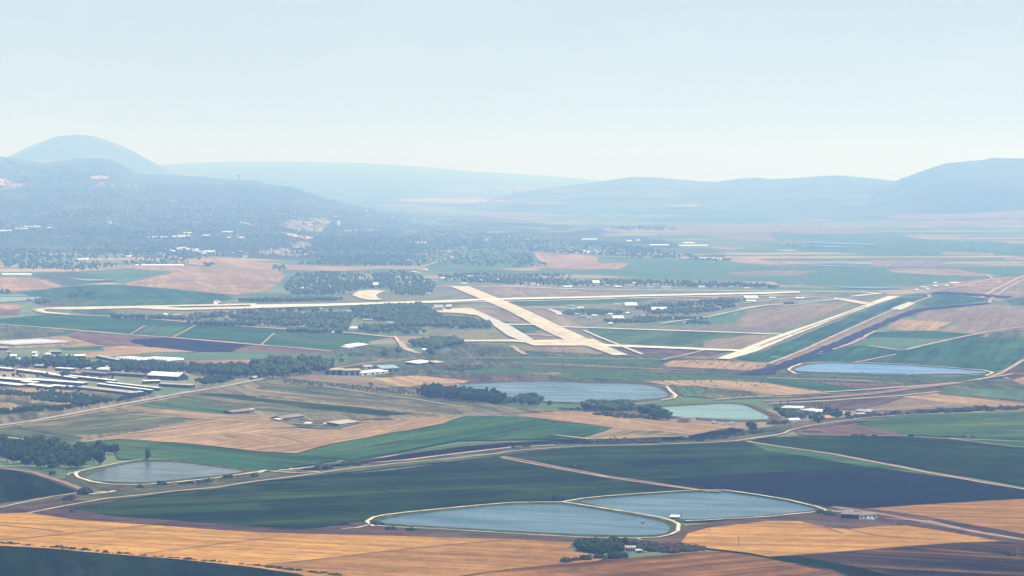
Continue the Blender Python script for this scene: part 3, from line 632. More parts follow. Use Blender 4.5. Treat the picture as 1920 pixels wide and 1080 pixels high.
for t in ('960,625 1000,627 1045,630', '1110,557 1200,560 1280,562 1380,567', '1240,606 1330,593 1400,578 1440,572 1560,560', '1470,573 1560,562 1600,557', '1230,561 1290,561 1310,562', '1440,552 1500,554 1560,559', '1385,578 1440,571 1480,571', '1395,568 1460,560 1520,557'):
    ribbon('taxiway_road', t, 9, m_concg, wob=1.0)

# ---------------------------------------------------------------- ponds
m_bank = field_mat('pond_bank', (0.085, 0.10, 0.045), (0.055, 0.07, 0.035), (0.16, 0.12, 0.065), big=1 / 25.0, stripe=0.3, swidth=4, slen=40)
m_drybank = field_mat('dry_pond_bank', (0.15, 0.11, 0.06), (0.10, 0.075, 0.045), (0.085, 0.085, 0.045), big=1 / 25.0, stripe=0.3, swidth=4, slen=40)
def offset_loop(L, d, z):
    out = []
    for i, p in enumerate(L):
        a, b = L[i - 1], L[(i + 1) % len(L)]
        e1 = (p - a); e2 = (b - p); e1.z = e2.z = 0; e1.normalize(); e2.normalize()
        n1, n2 = Vector((e1.y, -e1.x, 0)), Vector((e2.y, -e2.x, 0)); m_ = n1 + n2
        m_ = m_.normalized() if m_.length > 1e-6 else n1
        k = min(1.8, 1.0 / max(0.35, m_.dot(n1)))
        q = p + m_ * d * k; q.z = z; out.append(q)
    return out
def smooth_loop(W, it=2):
    for _ in range(it):
        N = []
        for a, b in zip(W, W[1:] + W[:1]):
            N += [a.lerp(b, 0.25), a.lerp(b, 0.75)]
        W = N
    return W
def pond(txt, mat, inner=6.0, crest=3.5, outer=8.0, hz=1.0, top=2.2, bank=None, road=None):
    W = [P(x, y, hz) for x, y in S(txt)]
    W = smooth_loop(W, 2)
    area = sum(a.x * b.y - b.x * a.y for a, b in zip(W, W[1:] + W[:1]))
    if area < 0: W.reverse()
    wv = offset_loop(W, 2.0, hz)
    bm = bmesh.new(); f = bm.faces.new([bm.verts.new(p) for p in wv]); bmesh.ops.triangulate(bm, faces=[f]); bm.normal_update()
    me = bpy.data.meshes.new('pond_water'); bm.to_mesh(me); bm.free(); me.materials.append(mat)
    tag(link('pond_water', me), kind='structure')
    L = [W, offset_loop(W, inner, top), offset_loop(W, inner + crest, top), offset_loop(W, inner + crest + outer, 0.3)]
    L[0] = [Vector((p.x, p.y, hz - 0.4)) for p in L[0]]
    V = [p for l in L for p in l]; n_ = len(W); F = []
    for k in range(3):
        for i in range(n_):
            j = (i + 1) % n_
            F.append((k * n_ + i, (k + 1) * n_ + i, (k + 1) * n_ + j, k * n_ + j))
    tag(link('pond_bank_ground', mesh('pond_bank_ground', V, F, bank or m_bank)), kind='structure')
w_blue = water_mat('pond_water_blue', (0.012, 0.055, 0.072)); w_grey = water_mat('pond_water_grey', (0.045, 0.062, 0.050)); w_turq = water_mat('pond_water_turquoise', (0.085, 0.165, 0.125)); w_deep = water_mat('pond_water_deep', (0.026, 0.115, 0.25), spec=0.12)
pond('708,978 735,971 760,967 830,958 900,951 960,946 1040,944 1090,951 1150,961 1210,972 1246,980 1256,993 1240,1003 1190,1005 1120,1004 1020,999 940,995 840,989 740,984', w_blue, inner=5, crest=3.5)
pond('1080,939 1130,934 1200,929 1300,923 1360,922 1420,931 1480,941 1535,954 1500,960 1440,966 1370,971 1300,975 1268,974 1240,970 1190,961 1130,950', w_blue, inner=5, crest=3.5)
pond('160,896 185,884 237,870 275,865 325,866 400,875 470,884 375,895 300,903 262,905 212,904 180,901', w_grey, inner=6, crest=4)
pond('775,726 825,722 870,721 920,718 960,716 1030,715 1100,718.5 1140,719 1190,719 1228,725 1244,733 1256,745 1190,751 1120,754.5 1080,755 1020,753 960,747 900,740 830,733', w_blue, bank=m_drybank)
pond('1205,767 1260,762 1320,759 1362,757 1392,759 1412,768 1452,787 1380,788.5 1300,783 1255,781', w_turq, bank=m_drybank)
pond('1485,694 1510,685 1545,681 1620,682 1700,685 1780,691 1855,697 1840,700.5 1760,700.5 1680,702.5 1600,699.5 1520,697.5', w_deep, inner=12, bank=m_drybank)
pond('-60,556 30,556 92,557 60,563 0,567 -60,569', w_turq, bank=m_drybank)
for t in ('128,522 180,523 216,525 165,526.5', '1490,454 1560,454.5 1645,457 1640,459 1560,457', '1510,460 1560,461 1620,464 1560,463.5', '1490,496.5 1560,497.3 1618,499.5 1560,499.5', '1560,536.5 1620,537.5 1690,539.5 1640,541 1580,539'):
    sheet('pond_water', S(t), w_turq if '128' in t else w_deep, jitter=0, z=LAYER[0])
# pale tracks along the pond crests
for wd, t in [(5, '700,986 687,977 700,969 720,965 760,960 830,953 900,946.5 960,941.5 1055,940.5 1100,947 1180,960 1240,970 1262,976 1273,982 1270,995 1255,1002 1232,1007'),
              (4.5, '1055,940.5 1090,934.5 1130,930 1200,924.5 1300,918.5 1360,918.5 1420,927 1480,937 1530,949 1550,956 1530,959 1480,964 1440,968 1370,972 1320,975 1285,976'),
              (4, '1550,956 1570,956 1600,958 1585,960 1560,958'), (3.4, '700,984.5 740,987.5 840,992 960,999.5 1100,1007 1190,1008.5 1232,1007'), (3, '1195,1009 1203,1012 1208,1016'), (3.5, '640,991 670,989 690,984 700,981'),
              (5.5, '500,881 478,885 400,896 330,903.5 262,908.5 205,907.5 170,902 146,894 141,888 150,882'), (3.2, '150,882 190,874 230,866 270,860 312,861'), (3.5, '125,889 140,885 165,879'),
              (6, '1250,724 1258,733 1268,741 1264,746 1240,750'), (5, '1258,744 1266,740'),
              (7, '1492,700 1478,693 1485,688 1503,681 1545,678.5 1620,679.5 1700,682.5 1780,688.5 1845,694 1862,698 1850,704'), (5, '1700,702.5 1760,699 1800,700'), (5, '1838,703 1800,700'),
              (7, '1660,622 1634,620 1622,627'), (4, '1445,668 1500,676')]:
    ribbon('chalk_road', t, wd * .62, m_chalk, z=2.35, wob=0.5, step=20)

# ---------------------------------------------------------------- trees
lf_dark = leaf_mat('dark_foliage', (0.014, 0.028, 0.008), (0.042, 0.060, 0.016), (0.022, 0.042, 0.014))
lf_mid = leaf_mat('grove_foliage', (0.034, 0.058, 0.018), (0.085, 0.110, 0.034), (0.046, 0.078, 0.026))
lf_grey = leaf_mat('grey_foliage', (0.045, 0.060, 0.032), (0.075, 0.090, 0.048), (0.055, 0.078, 0.040))  # lightened grey-green, haze painted into the foliage of the hillside woods
lf_shrub = leaf_mat('shrub_foliage', (0.030, 0.045, 0.018), (0.065, 0.078, 0.032), (0.055, 0.050, 0.030))
lf_purple = leaf_mat('dry_shrub_foliage', (0.075, 0.045, 0.040), (0.11, 0.07, 0.055), (0.05, 0.05, 0.03))
m_bark = plain_mat('bark', (0.13, 0.095, 0.07), (0.08, 0.06, 0.045), 1.5)
def ico(sub):
    bm = bmesh.new(); bmesh.ops.create_icosphere(bm, subdivisions=sub, radius=1.0)
    v = np.array([x.co[:] for x in bm.verts]); bm.verts.index_update()
    f = [tuple(q.index for q in x.verts) for x in bm.faces]; bm.free(); return v, f
ICO1, ICO2 = ico(1), ico(2)
def blob(c, r, base, amp=0.22):
    v, f = base
    d = np.array([1 + amp * 2 * noise.noise(Vector(p * 1.7 + np.array(c))) for p in v])
    return v * d[:, None] * np.array(r) + np.array(c), f
def leaves(rg, c, r, n, size):
    d = rg.normal(size=(n, 3)); d /= np.linalg.norm(d, axis=1)[:, None]
    p = np.array(c) + d * np.array(r) * rg.uniform(0.85, 1.16, (n, 1))
    nn = d + rg.normal(scale=0.55, size=(n, 3)); nn /= np.linalg.norm(nn, axis=1)[:, None]
    t = np.cross(nn, rg.normal(size=(n, 3))); t /= np.linalg.norm(t, axis=1)[:, None] + 1e-9
    b = np.cross(nn, t); s = size * rg.uniform(0.6, 1.35, (n, 1))
    v = np.stack([p - t * s - b * s * .6, p + t * s - b * s * .6, p + t * s * .7 + b * s * .7, p - t * s * .7 + b * s * .7], 1).reshape(-1, 3)
    return v, [(4 * i, 4 * i + 1, 4 * i + 2, 4 * i + 3) for i in range(n)]
class Acc:
    def __init__(s): s.v, s.f, s.n = [], [], 0
    def add(s, v, f):
        s.v.append(np.asarray(v, float)); s.f += [tuple(i + s.n for i in q) for q in f]; s.n += len(v)
    def arr(s): return np.concatenate(s.v), s.f
def crown(kind, seed, nleaf):
    rg = np.random.default_rng(seed); a = Acc()
    if kind == 'broad':
        lobes = [((0, 0, 8.6), (4.6, 4.6, 4.4))]
        for k in range(7):
            an = k * 0.9 + rg.uniform(0, .5); rr = rg.uniform(2.2, 4.4)
            lobes.append(((math.cos(an) * rr, math.sin(an) * rr, rg.uniform(5.0, 11.6)), tuple(rg.uniform(2.0, 3.4, 3) * (1, 1, .85))))
    elif kind == 'tall':
        lobes = [((0, 0, 8), (2.7, 2.7, 5.2))]
        for k in range(7):
            an = k * 2.1; rr = rg.uniform(.8, 2.1); lobes.append(((math.cos(an) * rr, math.sin(an) * rr, 4.5 + k * 1.35), (1.9, 1.9, rg.uniform(1.6, 2.6))))
    elif kind == 'conifer':
        lobes = [((0, 0, 2.6 + k * 1.55), (2.5 - k * .3, 2.5 - k * .3, 1.7)) for k in range(7)]
    elif kind == 'cypress':
        lobes = [((0, 0, 2.2 + k * 1.9), (1.25 - k * .16, 1.25 - k * .16, 1.8)) for k in range(6)]
    else:
        lobes = [((0, 0, 1.0), (1.7, 1.7, 1.25))]
        for k in range(4):
            an = k * 1.7 + rg.uniform(0, 1); lobes.append(((math.cos(an) * 1.4, math.sin(an) * 1.4, rg.uniform(.7, 1.5)), (1.0, 1.0, .9)))
    for c, r in lobes: a.add(*blob(c, np.array(r) * .86, ICO2 if nleaf > 150 else ICO1, 0.25))
    per = max(4, nleaf // len(lobes))
    for c, r in lobes: a.add(*leaves(rg, c, r, per, 0.16 * (r[0] + 1.2)))
    return a.arr()
def trunk(kind, seed):
    rg = np.random.default_rng(seed + 50); a = Acc()
    def limb(p, q, r0, r1, k=6):
        p, q = np.array(p, float), np.array(q, float); d = (q - p) / np.linalg.norm(q - p)
        t = np.cross(d, (0.3, 1, .1)); t /= np.linalg.norm(t); b = np.cross(d, t); V = []
        for c, r in ((p, r0), (q, r1)):
            for i in range(k):
                an = 2 * math.pi * i / k; V.append(c + (t * math.cos(an) + b * math.sin(an)) * r)
        a.add(V, [(i, (i + 1) % k, k + (i + 1) % k, k + i) for i in range(k)])
    th = {'broad': 5.0, 'tall': 5.0, 'conifer': 10, 'cypress': 8, 'shrub': 0.8}[kind]
    limb((0, 0, -.3), (0.1, 0, th), .42 if kind != 'shrub' else .15, .22 if kind != 'shrub' else .1)
    if kind in ('broad', 'tall'):
        for k in range(4):
            an = k * 1.6 + rg.uniform(0, .6); limb((0.1, 0, th - .6), (math.cos(an) * 2.6, math.sin(an) * 2.6, th + rg.uniform(2, 4)), .2, .08, 5)
    return a.arr()
PROTO = {}
def proto(kind, leafm, i, nleaf):
    k = (kind, leafm.name, i, nleaf)
    if k not in PROTO:
        cv, cf = crown(kind, i * 7 + len(kind), nleaf); tv, tf = trunk(kind, i)
        PROTO[k] = (mesh('crown', cv, cf, leafm), mesh('trunk', tv, tf, m_bark))
    return PROTO[k]
HT = dict(broad=13.5, tall=14.5, conifer=14.0, cypress=13.5, shrub=2.4)
def plant(name, kind, leafm, p, height, label, cat, group=None, var=3, nleaf=260, wide=1.0):
    i = random.randrange(var)
    cm, tm = proto(kind, leafm, i, nleaf)
    root = link(name, None, loc=p); s = height / HT[kind] * random.uniform(.9, 1.1)
    root.scale = (s * wide * random.uniform(.9, 1.12), s * wide * random.uniform(.9, 1.12), s); root.rotation_euler = (0, 0, random.uniform(0, 6.28))
    tag(root, label, cat, group)
    link('trunk', tm, root); link('crown', cm, root); return root
def scatter(txt, n, mind=0.0, yscale=3.0):
    poly = S(txt); xs = [p[0] for p in poly]; ys = [p[1] for p in poly]; out = []; tries = 0
    while len(out) < n and tries < n * 60:
        tries += 1; x, y = random.uniform(min(xs), max(xs)), random.uniform(min(ys), max(ys))
        if not inside(x, y, poly): continue
        if mind and any((x - a) ** 2 + ((y - b) * yscale) ** 2 < mind ** 2 for a, b in out): continue
        out.append((x, y))
    return out
def grove(name, kind, leafm, txt, n, h, label, cat, group, mind=0, **kw):
    for x, y in sorted(scatter(txt, n, mind), key=lambda q: q[1]):
        p = hit(x, y)
        plant(name, kind, leafm, p, random.uniform(*h), label, cat, group, **kw)
def along(txt, n, jx=2.0, jy=.8):
    pts = S(txt); L = [0]
    for a, b in zip(pts, pts[1:]): L.append(L[-1] + math.dist(a, b))
    for k in range(n):
        t = L[-1] * (k + random.uniform(.2, .8)) / n
        j = max(i for i in range(len(pts) - 1) if L[i] <= t); f = (t - L[j]) / (L[j + 1] - L[j])
        a, b = pts[j], pts[j + 1]
        yield a[0] + (b[0] - a[0]) * f + random.uniform(-jx, jx), a[1] + (b[1] - a[1]) * f + random.uniform(-jy, jy)

# big dark grove at the left edge
grove('tree', 'broad', lf_dark, '-40,842 10,840 60,842 120,848 128,862 118,880 90,886 70,882 40,876 0,868 -40,868', 52, (13, 18), 'broad dark tree of the dense grove at the left edge above the green field', 'tree', 'trees of the dense left grove', mind=13, nleaf=420)
grove('tree', 'broad', lf_dark, '132,858 150,850 180,846 190,852 182,868 150,882 128,880', 17, (12, 17), 'broad dark tree between the dense left grove and the small grey pond', 'tree', 'trees beside the small grey pond', mind=12, nleaf=420)
plant('tree', 'tall', lf_dark, hit(188, 872), 15.5, 'tall dense tree standing nearest the left bank of the small grey pond', 'tree', nleaf=420, wide=1.5)
for x, y, l in ((203, 853, 'round dark tree at the end of the left grove beside the bare patch'), (214, 853, 'last dark tree of the left grove bordering the green field'), (277, 864, 'lone slim dark tree on the far bank of the small grey pond')):
    plant('tree', 'tall' if x == 277 else 'broad', lf_dark, hit(x, y), 11.5 if x == 277 else 12, l, 'tree', nleaf=420)
plant('shrub', 'shrub', lf_dark, hit(277, 866), 2.6, 'low dark bush at the foot of the lone tree on the pond bank', 'shrub')
# the long grove by the farm road
grove('tree', 'broad', lf_mid, '470,702 490,694 540,690 600,692 626,696 610,704 560,706 520,712 480,712', 58, (15, 23), 'tall leafy tree of the long grove left of the grey walled warehouse', 'tree', 'trees of the grove by the warehouse', mind=9, nleaf=300)
for x, y, h, l in ((720, 673, 17, 'lone bushy tree in the scrub right of the small metal sheds'), (748, 665, 14, 'round tree beside the white yard under the curved dirt road'), (808, 671, 19, 'big dark tree at the right of the white yard by the dirt road'), (640, 681, 9, 'small tree just beyond the long grove'),
                   (696, 726, 7, 'single small tree in the bare field in front of the grey sheds'), (866, 647, 12, 'dark tree standing alone at the right end of the small wood'), (905, 670, 9, 'lone small tree in the reddish scrub south of the airfield')):
    plant('tree', 'broad', lf_mid, hit(x, y), h, l, 'tree')
# conifer belt by the large pond
grove('pine_tree', 'tall', lf_dark, '783,741 800,737 850,741 900,746 940,751 952,757 930,761 860,754 800,748', 120, (11, 16), 'dark narrow tree of the long belt on the near bank of the large pond', 'pine', 'narrow pines beside the large pond', mind=4.6, nleaf=200, wide=1.25)
grove('tree', 'broad', lf_mid, '962,755 985,752 1015,756 1018,763 990,764 962,762', 13, (10, 14), 'broad tree at the right end of the conifer belt by the large pond', 'tree', 'broad trees beside the large pond', mind=9)
plant('tree', 'broad', lf_mid, hit(1031, 763), 8.5, 'small separate tree right of the conifer belt by the large pond', 'tree')
grove('tree', 'broad', lf_mid, '1090,768 1120,765 1180,767 1195,774 1150,776 1095,772', 30, (10, 14), 'dense tree of the clump between the large pond and the turquoise pond', 'tree', 'trees between the two upper ponds', mind=7, wide=1.25)
grove('tree', 'broad', lf_dark, '1195,772 1215,772 1255,784 1250,790 1220,786', 20, (9, 13), 'dark tree of the clump at the left tip of the turquoise pond', 'tree', 'trees at the tip of the turquoise pond', mind=6, wide=1.2)
grove('shrub', 'shrub', lf_shrub, '1108,778 1140,776 1200,781 1240,788 1200,787 1130,783', 22, (3, 5), 'olive bush in front of the trees between the upper ponds', 'shrub', 'bushes in front of the pond trees', mind=7)
grove('shrub', 'shrub', lf_shrub, '1050,768 1085,769 1085,772 1052,771', 8, (2.5, 4), 'low bush on the track left of the tree clump by the upper ponds', 'shrub', 'bushes left of the pond trees', mind=5)
for x, y, h, l in ((1411, 811, 13, 'big dark tree by the ditch and the parked white trailers'), (1404, 803, 9, 'smaller dark tree just behind the big tree by the ditch'), (1532, 797, 12, 'dark tree standing in front of the farmhouse yard by the fork of the track')):
    plant('tree', 'broad', lf_dark, hit(x, y), h, l, 'tree', nleaf=420)
# right farm trees
grove('tree', 'broad', lf_mid, '1455,774 1480,777 1500,781 1550,784 1545,789 1500,791 1470,789', 32, (7, 11), 'green tree in the yard of the farm with the white greenhouses', 'tree', 'trees in the greenhouse farm yard', mind=9)
grove('tree', 'broad', lf_dark, '1540,776 1575,776 1590,784 1560,786 1542,782', 11, (7, 10), 'dark tree at the right edge of the greenhouse farm', 'tree', 'trees right of the greenhouse farm', mind=8)
for x, l in ((1464, 'left of two cypresses behind the greenhouse farm'), (1477, 'right of two cypresses behind the greenhouse farm')): plant('cypress_tree', 'cypress', lf_dark, hit(x, 761), 9.5, l, 'cypress')
for k, (x, y) in enumerate(along('1522,764 1560,770', 8, 1, .4)): plant('cypress_tree', 'cypress', lf_dark, hit(x, y), 8, 'slim cypress in the short row behind the greenhouse roofs', 'cypress', 'row of cypresses at the greenhouse farm')
for x, y in along('1590,786 1640,782 1720,776 1800,772 1930,766', 62, 3, 1.6): plant('shrub', 'shrub', lf_shrub, hit(x, y), random.uniform(3.5, 6.5), 'tall bush of the green strip along the stream at the right', 'shrub', 'bushes along the right stream', nleaf=120)
for x, y in along('1440,796 1480,795', 10, 2, .8): plant('shrub', 'shrub', lf_shrub, hit(x, y), random.uniform(3, 5), 'bush in the low hedge below the greenhouse farm', 'shrub', 'hedge below the greenhouse farm')
# hedge of bushes along the river
for x, y in along('1100,833 1160,830 1240,830', 34, 3, 2.2): plant('shrub', 'shrub', lf_shrub, hit(x, y), random.uniform(3, 5.5), 'bush in the thick riverside strip below the digger', 'shrub', 'riverside bushes below the digger', nleaf=120)
for x, y in along('960,842 1000,838 1050,835 1095,833', 14, 4, 1.5): plant('shrub', 'shrub', lf_shrub, hit(x, y), random.uniform(2.5, 4), 'scattered bush along the black ditch left of the riverside strip', 'shrub', 'bushes by the middle of the ditch')
for x, y in along('1270,828 1310,828 1370,822 1440,812', 14, 6, 2): plant('shrub', 'shrub', lf_shrub, hit(x, y), random.uniform(3, 6), 'scattered bush between the riverside strip and the big dark tree', 'shrub', 'bushes right of the riverside strip')
for x, y, h, l in ((603, 883, 7, 'round bush beside the yellow sand heap'), (617, 881, 5, 'second bush right of the round bush by the sand heap'), (645, 877, 5, 'spreading bush on the ditch bank right of the sand heap'), (668, 875, 5.5, 'upright bush on the ditch bank above the green field'), (700, 868, 4, 'dark bush at the edge of the black ditch'),
                   (158, 929, 8.5, 'dark bush beside the white culvert on the river'), (127, 941, 5, 'upright bush on the river strip left of the culvert'), (135, 935, 4, 'small bush between the culvert and the track'), (98, 890, 4, 'low bush at the corner of the green field by the left grove'),
                   (303, 912, 5, 'bush below the small grey pond'), (340, 911, 4, 'middle one of the bushes right of the grey pond bush'), (355, 910, 4, 'bush beside the track below the small grey pond'), (376, 909, 4, 'bush near the end of the hedge below the grey pond'), (390, 907, 5, 'last bush of the hedge below the grey pond'), (427, 899, 5.5, 'dark bush on the bank right of the small grey pond'), (478, 896, 4, 'bush at the right tip of the small grey pond'),
                   (263, 917, 4, 'small bush below the left end of the grey pond'), (644, 987, 5.5, 'bush at the left end of the bank of the twin ponds'), (712, 988, 4.5, 'left bush of the bank below the twin ponds'), (703, 987, 4.5, 'leftmost low bush below the pale pond track'), (733, 996, 5, 'round bush below the bank of the left twin pond'), (769, 998, 4, 'small bush right of the round bush on the pond bank'), (1044, 939, 5.5, 'dark bush where the pale tracks between the twin ponds meet'),
                   (137, 963, 3.5, 'bush at the upper edge of the golden field'), (1537, 965, 5.5, 'dark bush near the blue barn'), (1553, 968, 4.5, 'olive bush against the blue barn'), (1560, 969, 5, 'yellowish bush left of the blue barn')):
    plant('shrub', 'shrub', lf_shrub if 'olive' in l or 'yellow' in l else lf_dark, hit(x, y), h, l, 'bush')
for x, y in along('984,862 1045,872 1060,874 1110,882 1150,893', 9, 6, .6): plant('shrub', 'shrub', lf_dark, hit(x, y), random.uniform(1.6, 3), 'low bush on the red dirt road between the green fields', 'shrub', 'bushes on the red dirt road')
for x, y in along('1505,812 1540,813', 8, 2, .3): plant('shrub', 'shrub', lf_dark, hit(x, y), 2.5, 'low bush in the row under the reddish field', 'shrub', 'row of bushes under the reddish field')
for x in (1602, 1606, 1617, 1640, 1708, 1796, 1806, 1825, 1890): plant('shrub', 'shrub', lf_dark, hit(x, 819 + (x - 1600) * .016), random.uniform(2.5, 4), 'small dark bush beside the track across the right fields', 'shrub', 'bushes along the right field track')
# hedge along the lower edge of the golden field
for x, y in along('0,1021 90,1029 200,1039 330,1050 480,1064 640,1083', 86, 2, .8): plant('shrub', 'shrub', lf_dark, hit(x, y), random.uniform(1.4, 3.4), 'bush in the dark hedge under the golden field', 'shrub', 'hedge under the golden field', nleaf=120)
# thicket by the small white house
grove('shrub', 'shrub', lf_dark, '1080,1028 1100,1022 1150,1018 1160,1036 1120,1038 1085,1034', 34, (4, 6.5), 'dark bush of the dense thicket left of the small white house', 'shrub', 'thicket left of the white house', mind=6)
for x, y, h, l in ((1160, 1038, 9.5, 'tall dark tree on the left of the small white house'), (1190, 1030, 8, 'dark tree behind the small white house'), (1172, 1026, 8, 'dark tree between the thicket and the back of the white house')):
    plant('tree', 'broad', lf_dark, hit(x, y), h, l, 'tree', nleaf=420)
grove('shrub', 'shrub', lf_shrub, '1196,1024 1225,1022 1240,1030 1230,1036 1200,1034', 12, (3.5, 5.5), 'grey green bush just right of the small white house', 'shrub', 'bushes right of the white house', mind=6)
grove('shrub', 'shrub', lf_purple, '1222,1030 1262,1022 1310,1030 1322,1033 1260,1037 1226,1036', 40, (2, 4.5), 'reddish dry bush in the tail of the thicket right of the white house', 'shrub', 'reddish bushes right of the white house', mind=5)
for x, y, h, l in ((1062, 1057, 5, 'round bush at the left end of the bushes under the golden field corner'), (1079, 1054, 4, 'smaller bush beside the first bush under the golden field corner'), (1098, 1053, 5, 'third bush in the line toward the white house'), (1124, 1050, 5.5, 'wide bush in the line toward the white house'), (1151, 1047, 5.5, 'dark bush in front of the tall tree by the white house'), (1168, 1046, 5, 'bush directly below the small white house'), (1888, 1043, 4, 'bush at the foot of the lattice mast'), (1896, 1045, 4, 'second bush by the lattice mast')):
    plant('shrub', 'shrub', lf_dark, hit(x, y), h, l, 'bush')
# farm hedges
for t, n, h, l, g in [('0,779 30,776 60,773 92,770', 24, (6, 10), 'dark tree of the hedge at the left end of the farm road', 'trees at the left end of the farm road'),
                      ('98,775 120,770 160,764 185,760 205,757', 15, (6, 11), 'tree of the broken hedge beside the farm road', 'trees beside the farm road'), ('218,756 240,750 262,746 280,742', 13, (6, 9), 'tree by the road below the long white sheds', 'trees below the long white sheds'),
                      ('375,724 400,722 420,718 440,714', 12, (6, 10), 'tree by the road right of the big barn', 'trees by the road right of the barn')]:
    for x, y in along(t, n, 3, 1.0): plant('tree', 'broad', lf_dark, hit(x, y), random.uniform(*h), l, 'tree', g, nleaf=220)
for t, n in (('75,676 110,680 130,684', 7), ('290,697 330,697', 8)):
    for x, y in along(t, n, 2, 1): plant('cypress_tree', 'cypress', lf_dark, hit(x, y), random.uniform(11, 15), 'slim cypress among the left farm buildings', 'cypress', 'cypresses of the left farm')
# ---- woods that read as one mass
CHEAP = [crown('broad', 100 + i, 40) for i in range(3)]
def simple_tree(seed, nl=26):
    rg = np.random.default_rng(seed); a = Acc()
    for k in range(3):
        c = (rg.uniform(-1.8, 1.8), rg.uniform(-1.8, 1.8), rg.uniform(5.5, 8.5) if k else 7); r = rg.uniform(2.6, 4.4, 3)
        a.add(*blob(c, r * (1, 1, 1.1), ICO1, .3)); a.add(*leaves(rg, c, r * 1.05, nl // 3, .9))
    a.add([(-.4, 0, -.3), (.4, 0, -.3), (.2, .3, 5), (-.2, .3, 5)], [(0, 1, 2, 3)])
    return a.arr()
SIMPLE = [simple_tree(i) for i in range(5)]
def wood(name, mat, areas, kind='stuff', canopy=False):
    VV, FF, n0 = [], [], 0
    for txt, n, h, clump in areas:
        n = int(n * 1.7)
        poly = S(txt); xs = [p[0] for p in poly]; ys = [p[1] for p in poly]; k = tries = 0
        while k < n and tries < n * 40:
            tries += 1; x, y = random.uniform(min(xs), max(xs)), random.uniform(min(ys), max(ys))
            if not inside(x, y, poly): continue
            p = hit(x, y)
            if p is None: continue
            if clump and noise.noise(Vector((p.x / clump, p.y / clump, 3.3))) < random.uniform(-.35, .15): continue
            k += 1; s = random.uniform(*h) / 12.5
            if canopy:
                hp = 12.5 * s * FPX / p.y; y = y + max(0.0, min(1.0, (max(ys) - y) / max(1e-6, max(ys) - min(ys)))) * min(hp, max(ys) - min(ys)) * .85; p = hit(x, y)
            v, f = random.choice(SIMPLE); an = random.uniform(0, 6.28)
            c, sn = math.cos(an), math.sin(an); rx = s * random.uniform(.9, 1.25)
            VV.append(np.stack([(v[:, 0] * c - v[:, 1] * sn) * rx + p.x, (v[:, 0] * sn + v[:, 1] * c) * rx + p.y, v[:, 2] * s + p.z], 1))
            FF += [tuple(i + n0 for i in q) for q in f]; n0 += len(v)
    me = mesh(name, np.concatenate(VV), FF, mat)
    return tag(link(name, me), kind=kind)
o = wood('airfield_woods', lf_mid, [
 ('203,588 240,590 300,594 345,599 345,602 300,598 240,594 203,592', 45, (10, 14), 0), ('350,600 420,606 480,611 480,614 420,610 350,604', 40, (10, 14), 0), ('540,616 600,621 640,623 640,627 600,625 540,620', 30, (10, 15), 0),
 ('350,590 400,586 480,578 560,576 640,578 660,584 660,600 650,622 600,620 560,616 480,609 400,603 350,600', 330, (9, 15), 140), ('660,576 720,570 790,566 806,582 830,592 815,605 760,606 700,602 665,595', 260, (10, 16), 0),
 ('740,600 820,592 880,594 918,606 922,616 900,622 860,616 800,620 740,618', 190, (10, 15), 90), ('665,608 720,606 780,616 800,628 740,628 680,622', 70, (8, 13), 60), ('770,640 800,634 850,630 866,640 850,648 810,660 780,650', 110, (9, 15), 0),
 ('430,566 480,562 540,556 640,556 640,562 560,565 470,568', 110, (9, 14), 0), ('530,545 545,520 560,510 640,506 680,515 740,515 740,540 690,540 640,552 560,556', 330, (9, 14), 150), ('690,508 760,505 800,518 815,535 810,552 760,556 740,545 720,535', 150, (9, 14), 120), ('730,538 800,536 812,548 790,556 745,553', 60, (9, 14), 0),
 ('1052,586 1085,578 1140,580 1180,586 1160,592 1060,592', 90, (7, 11), 0), ('1190,578 1230,570 1290,566 1350,558 1398,560 1400,566 1352,582 1290,592 1220,590', 240, (8, 12), 120), ('1130,598 1200,596 1250,598 1210,607 1140,607', 90, (6, 10), 0), ('1280,604 1330,600 1330,608 1290,609', 20, (6, 9), 0), ('1180,600 1240,602 1330,600 1280,592 1200,592', 60, (6, 10), 90),
 ('1470,567 1500,566 1490,572 1470,572', 10, (6, 9), 0),
 ('820,512 900,510 960,514 1040,512 1110,522 1240,528 1360,531 1440,534 1444,541 1360,540 1240,539 1110,538 1010,536 930,532 830,526', 430, (8, 14), 170), ('1440,536 1460,536 1455,541 1440,541', 12, (8, 12), 0),
 ('836,686 870,682 905,686 908,694 870,698 838,695', 60, (4, 6), 0)], canopy=True)
o = wood('far_woods', lf_mid, [
 ('0,470 60,468 130,474 160,490 220,500 160,512 60,508 10,502 0,490', 240, (10, 16), 200), ('130,462 240,458 340,470 420,482 340,492 240,488 150,485', 160, (10, 15), 260), ('225,492 300,484 350,488 352,496 260,500 230,498', 55, (9, 14), 0), ('128,552 175,550 178,558 130,560', 22, (9, 14), 0), ('50,565 80,563 100,570 70,572', 14, (7, 10), 0), ('0,548 18,546 20,553 0,554', 8, (9, 12), 0),
 ('380,497 403,497 403,502 382,502', 6, (11, 15), 0), ('510,500 535,500 535,508 512,508', 10, (9, 14), 0), ('590,460 650,468 620,476 545,478 540,470', 40, (8, 13), 90), ('560,495 620,490 760,494 790,500 640,500 560,499', 90, (9, 14), 0),
 ('600,484 720,478 830,482 800,496 700,498 600,496', 130, (8, 12), 0), ('840,478 900,474 990,476 1000,486 1030,500 960,502 860,498 820,494', 150, (8, 12), 0),
 ('1300,486 1370,489 1375,491 1300,489', 16, (9, 13), 0), ('1146,427 1265,429 1265,434 1146,432', 30, (14, 20), 0),
 ('1040,392 1140,390 1140,396 1060,396', 22, (12, 18), 200), ('1000,398 1160,394 1300,404 1400,412 1300,418 1100,410', 50, (12, 18), 300), ('1440,455 1500,452 1600,462 1480,470', 10, (8, 12), 0)])
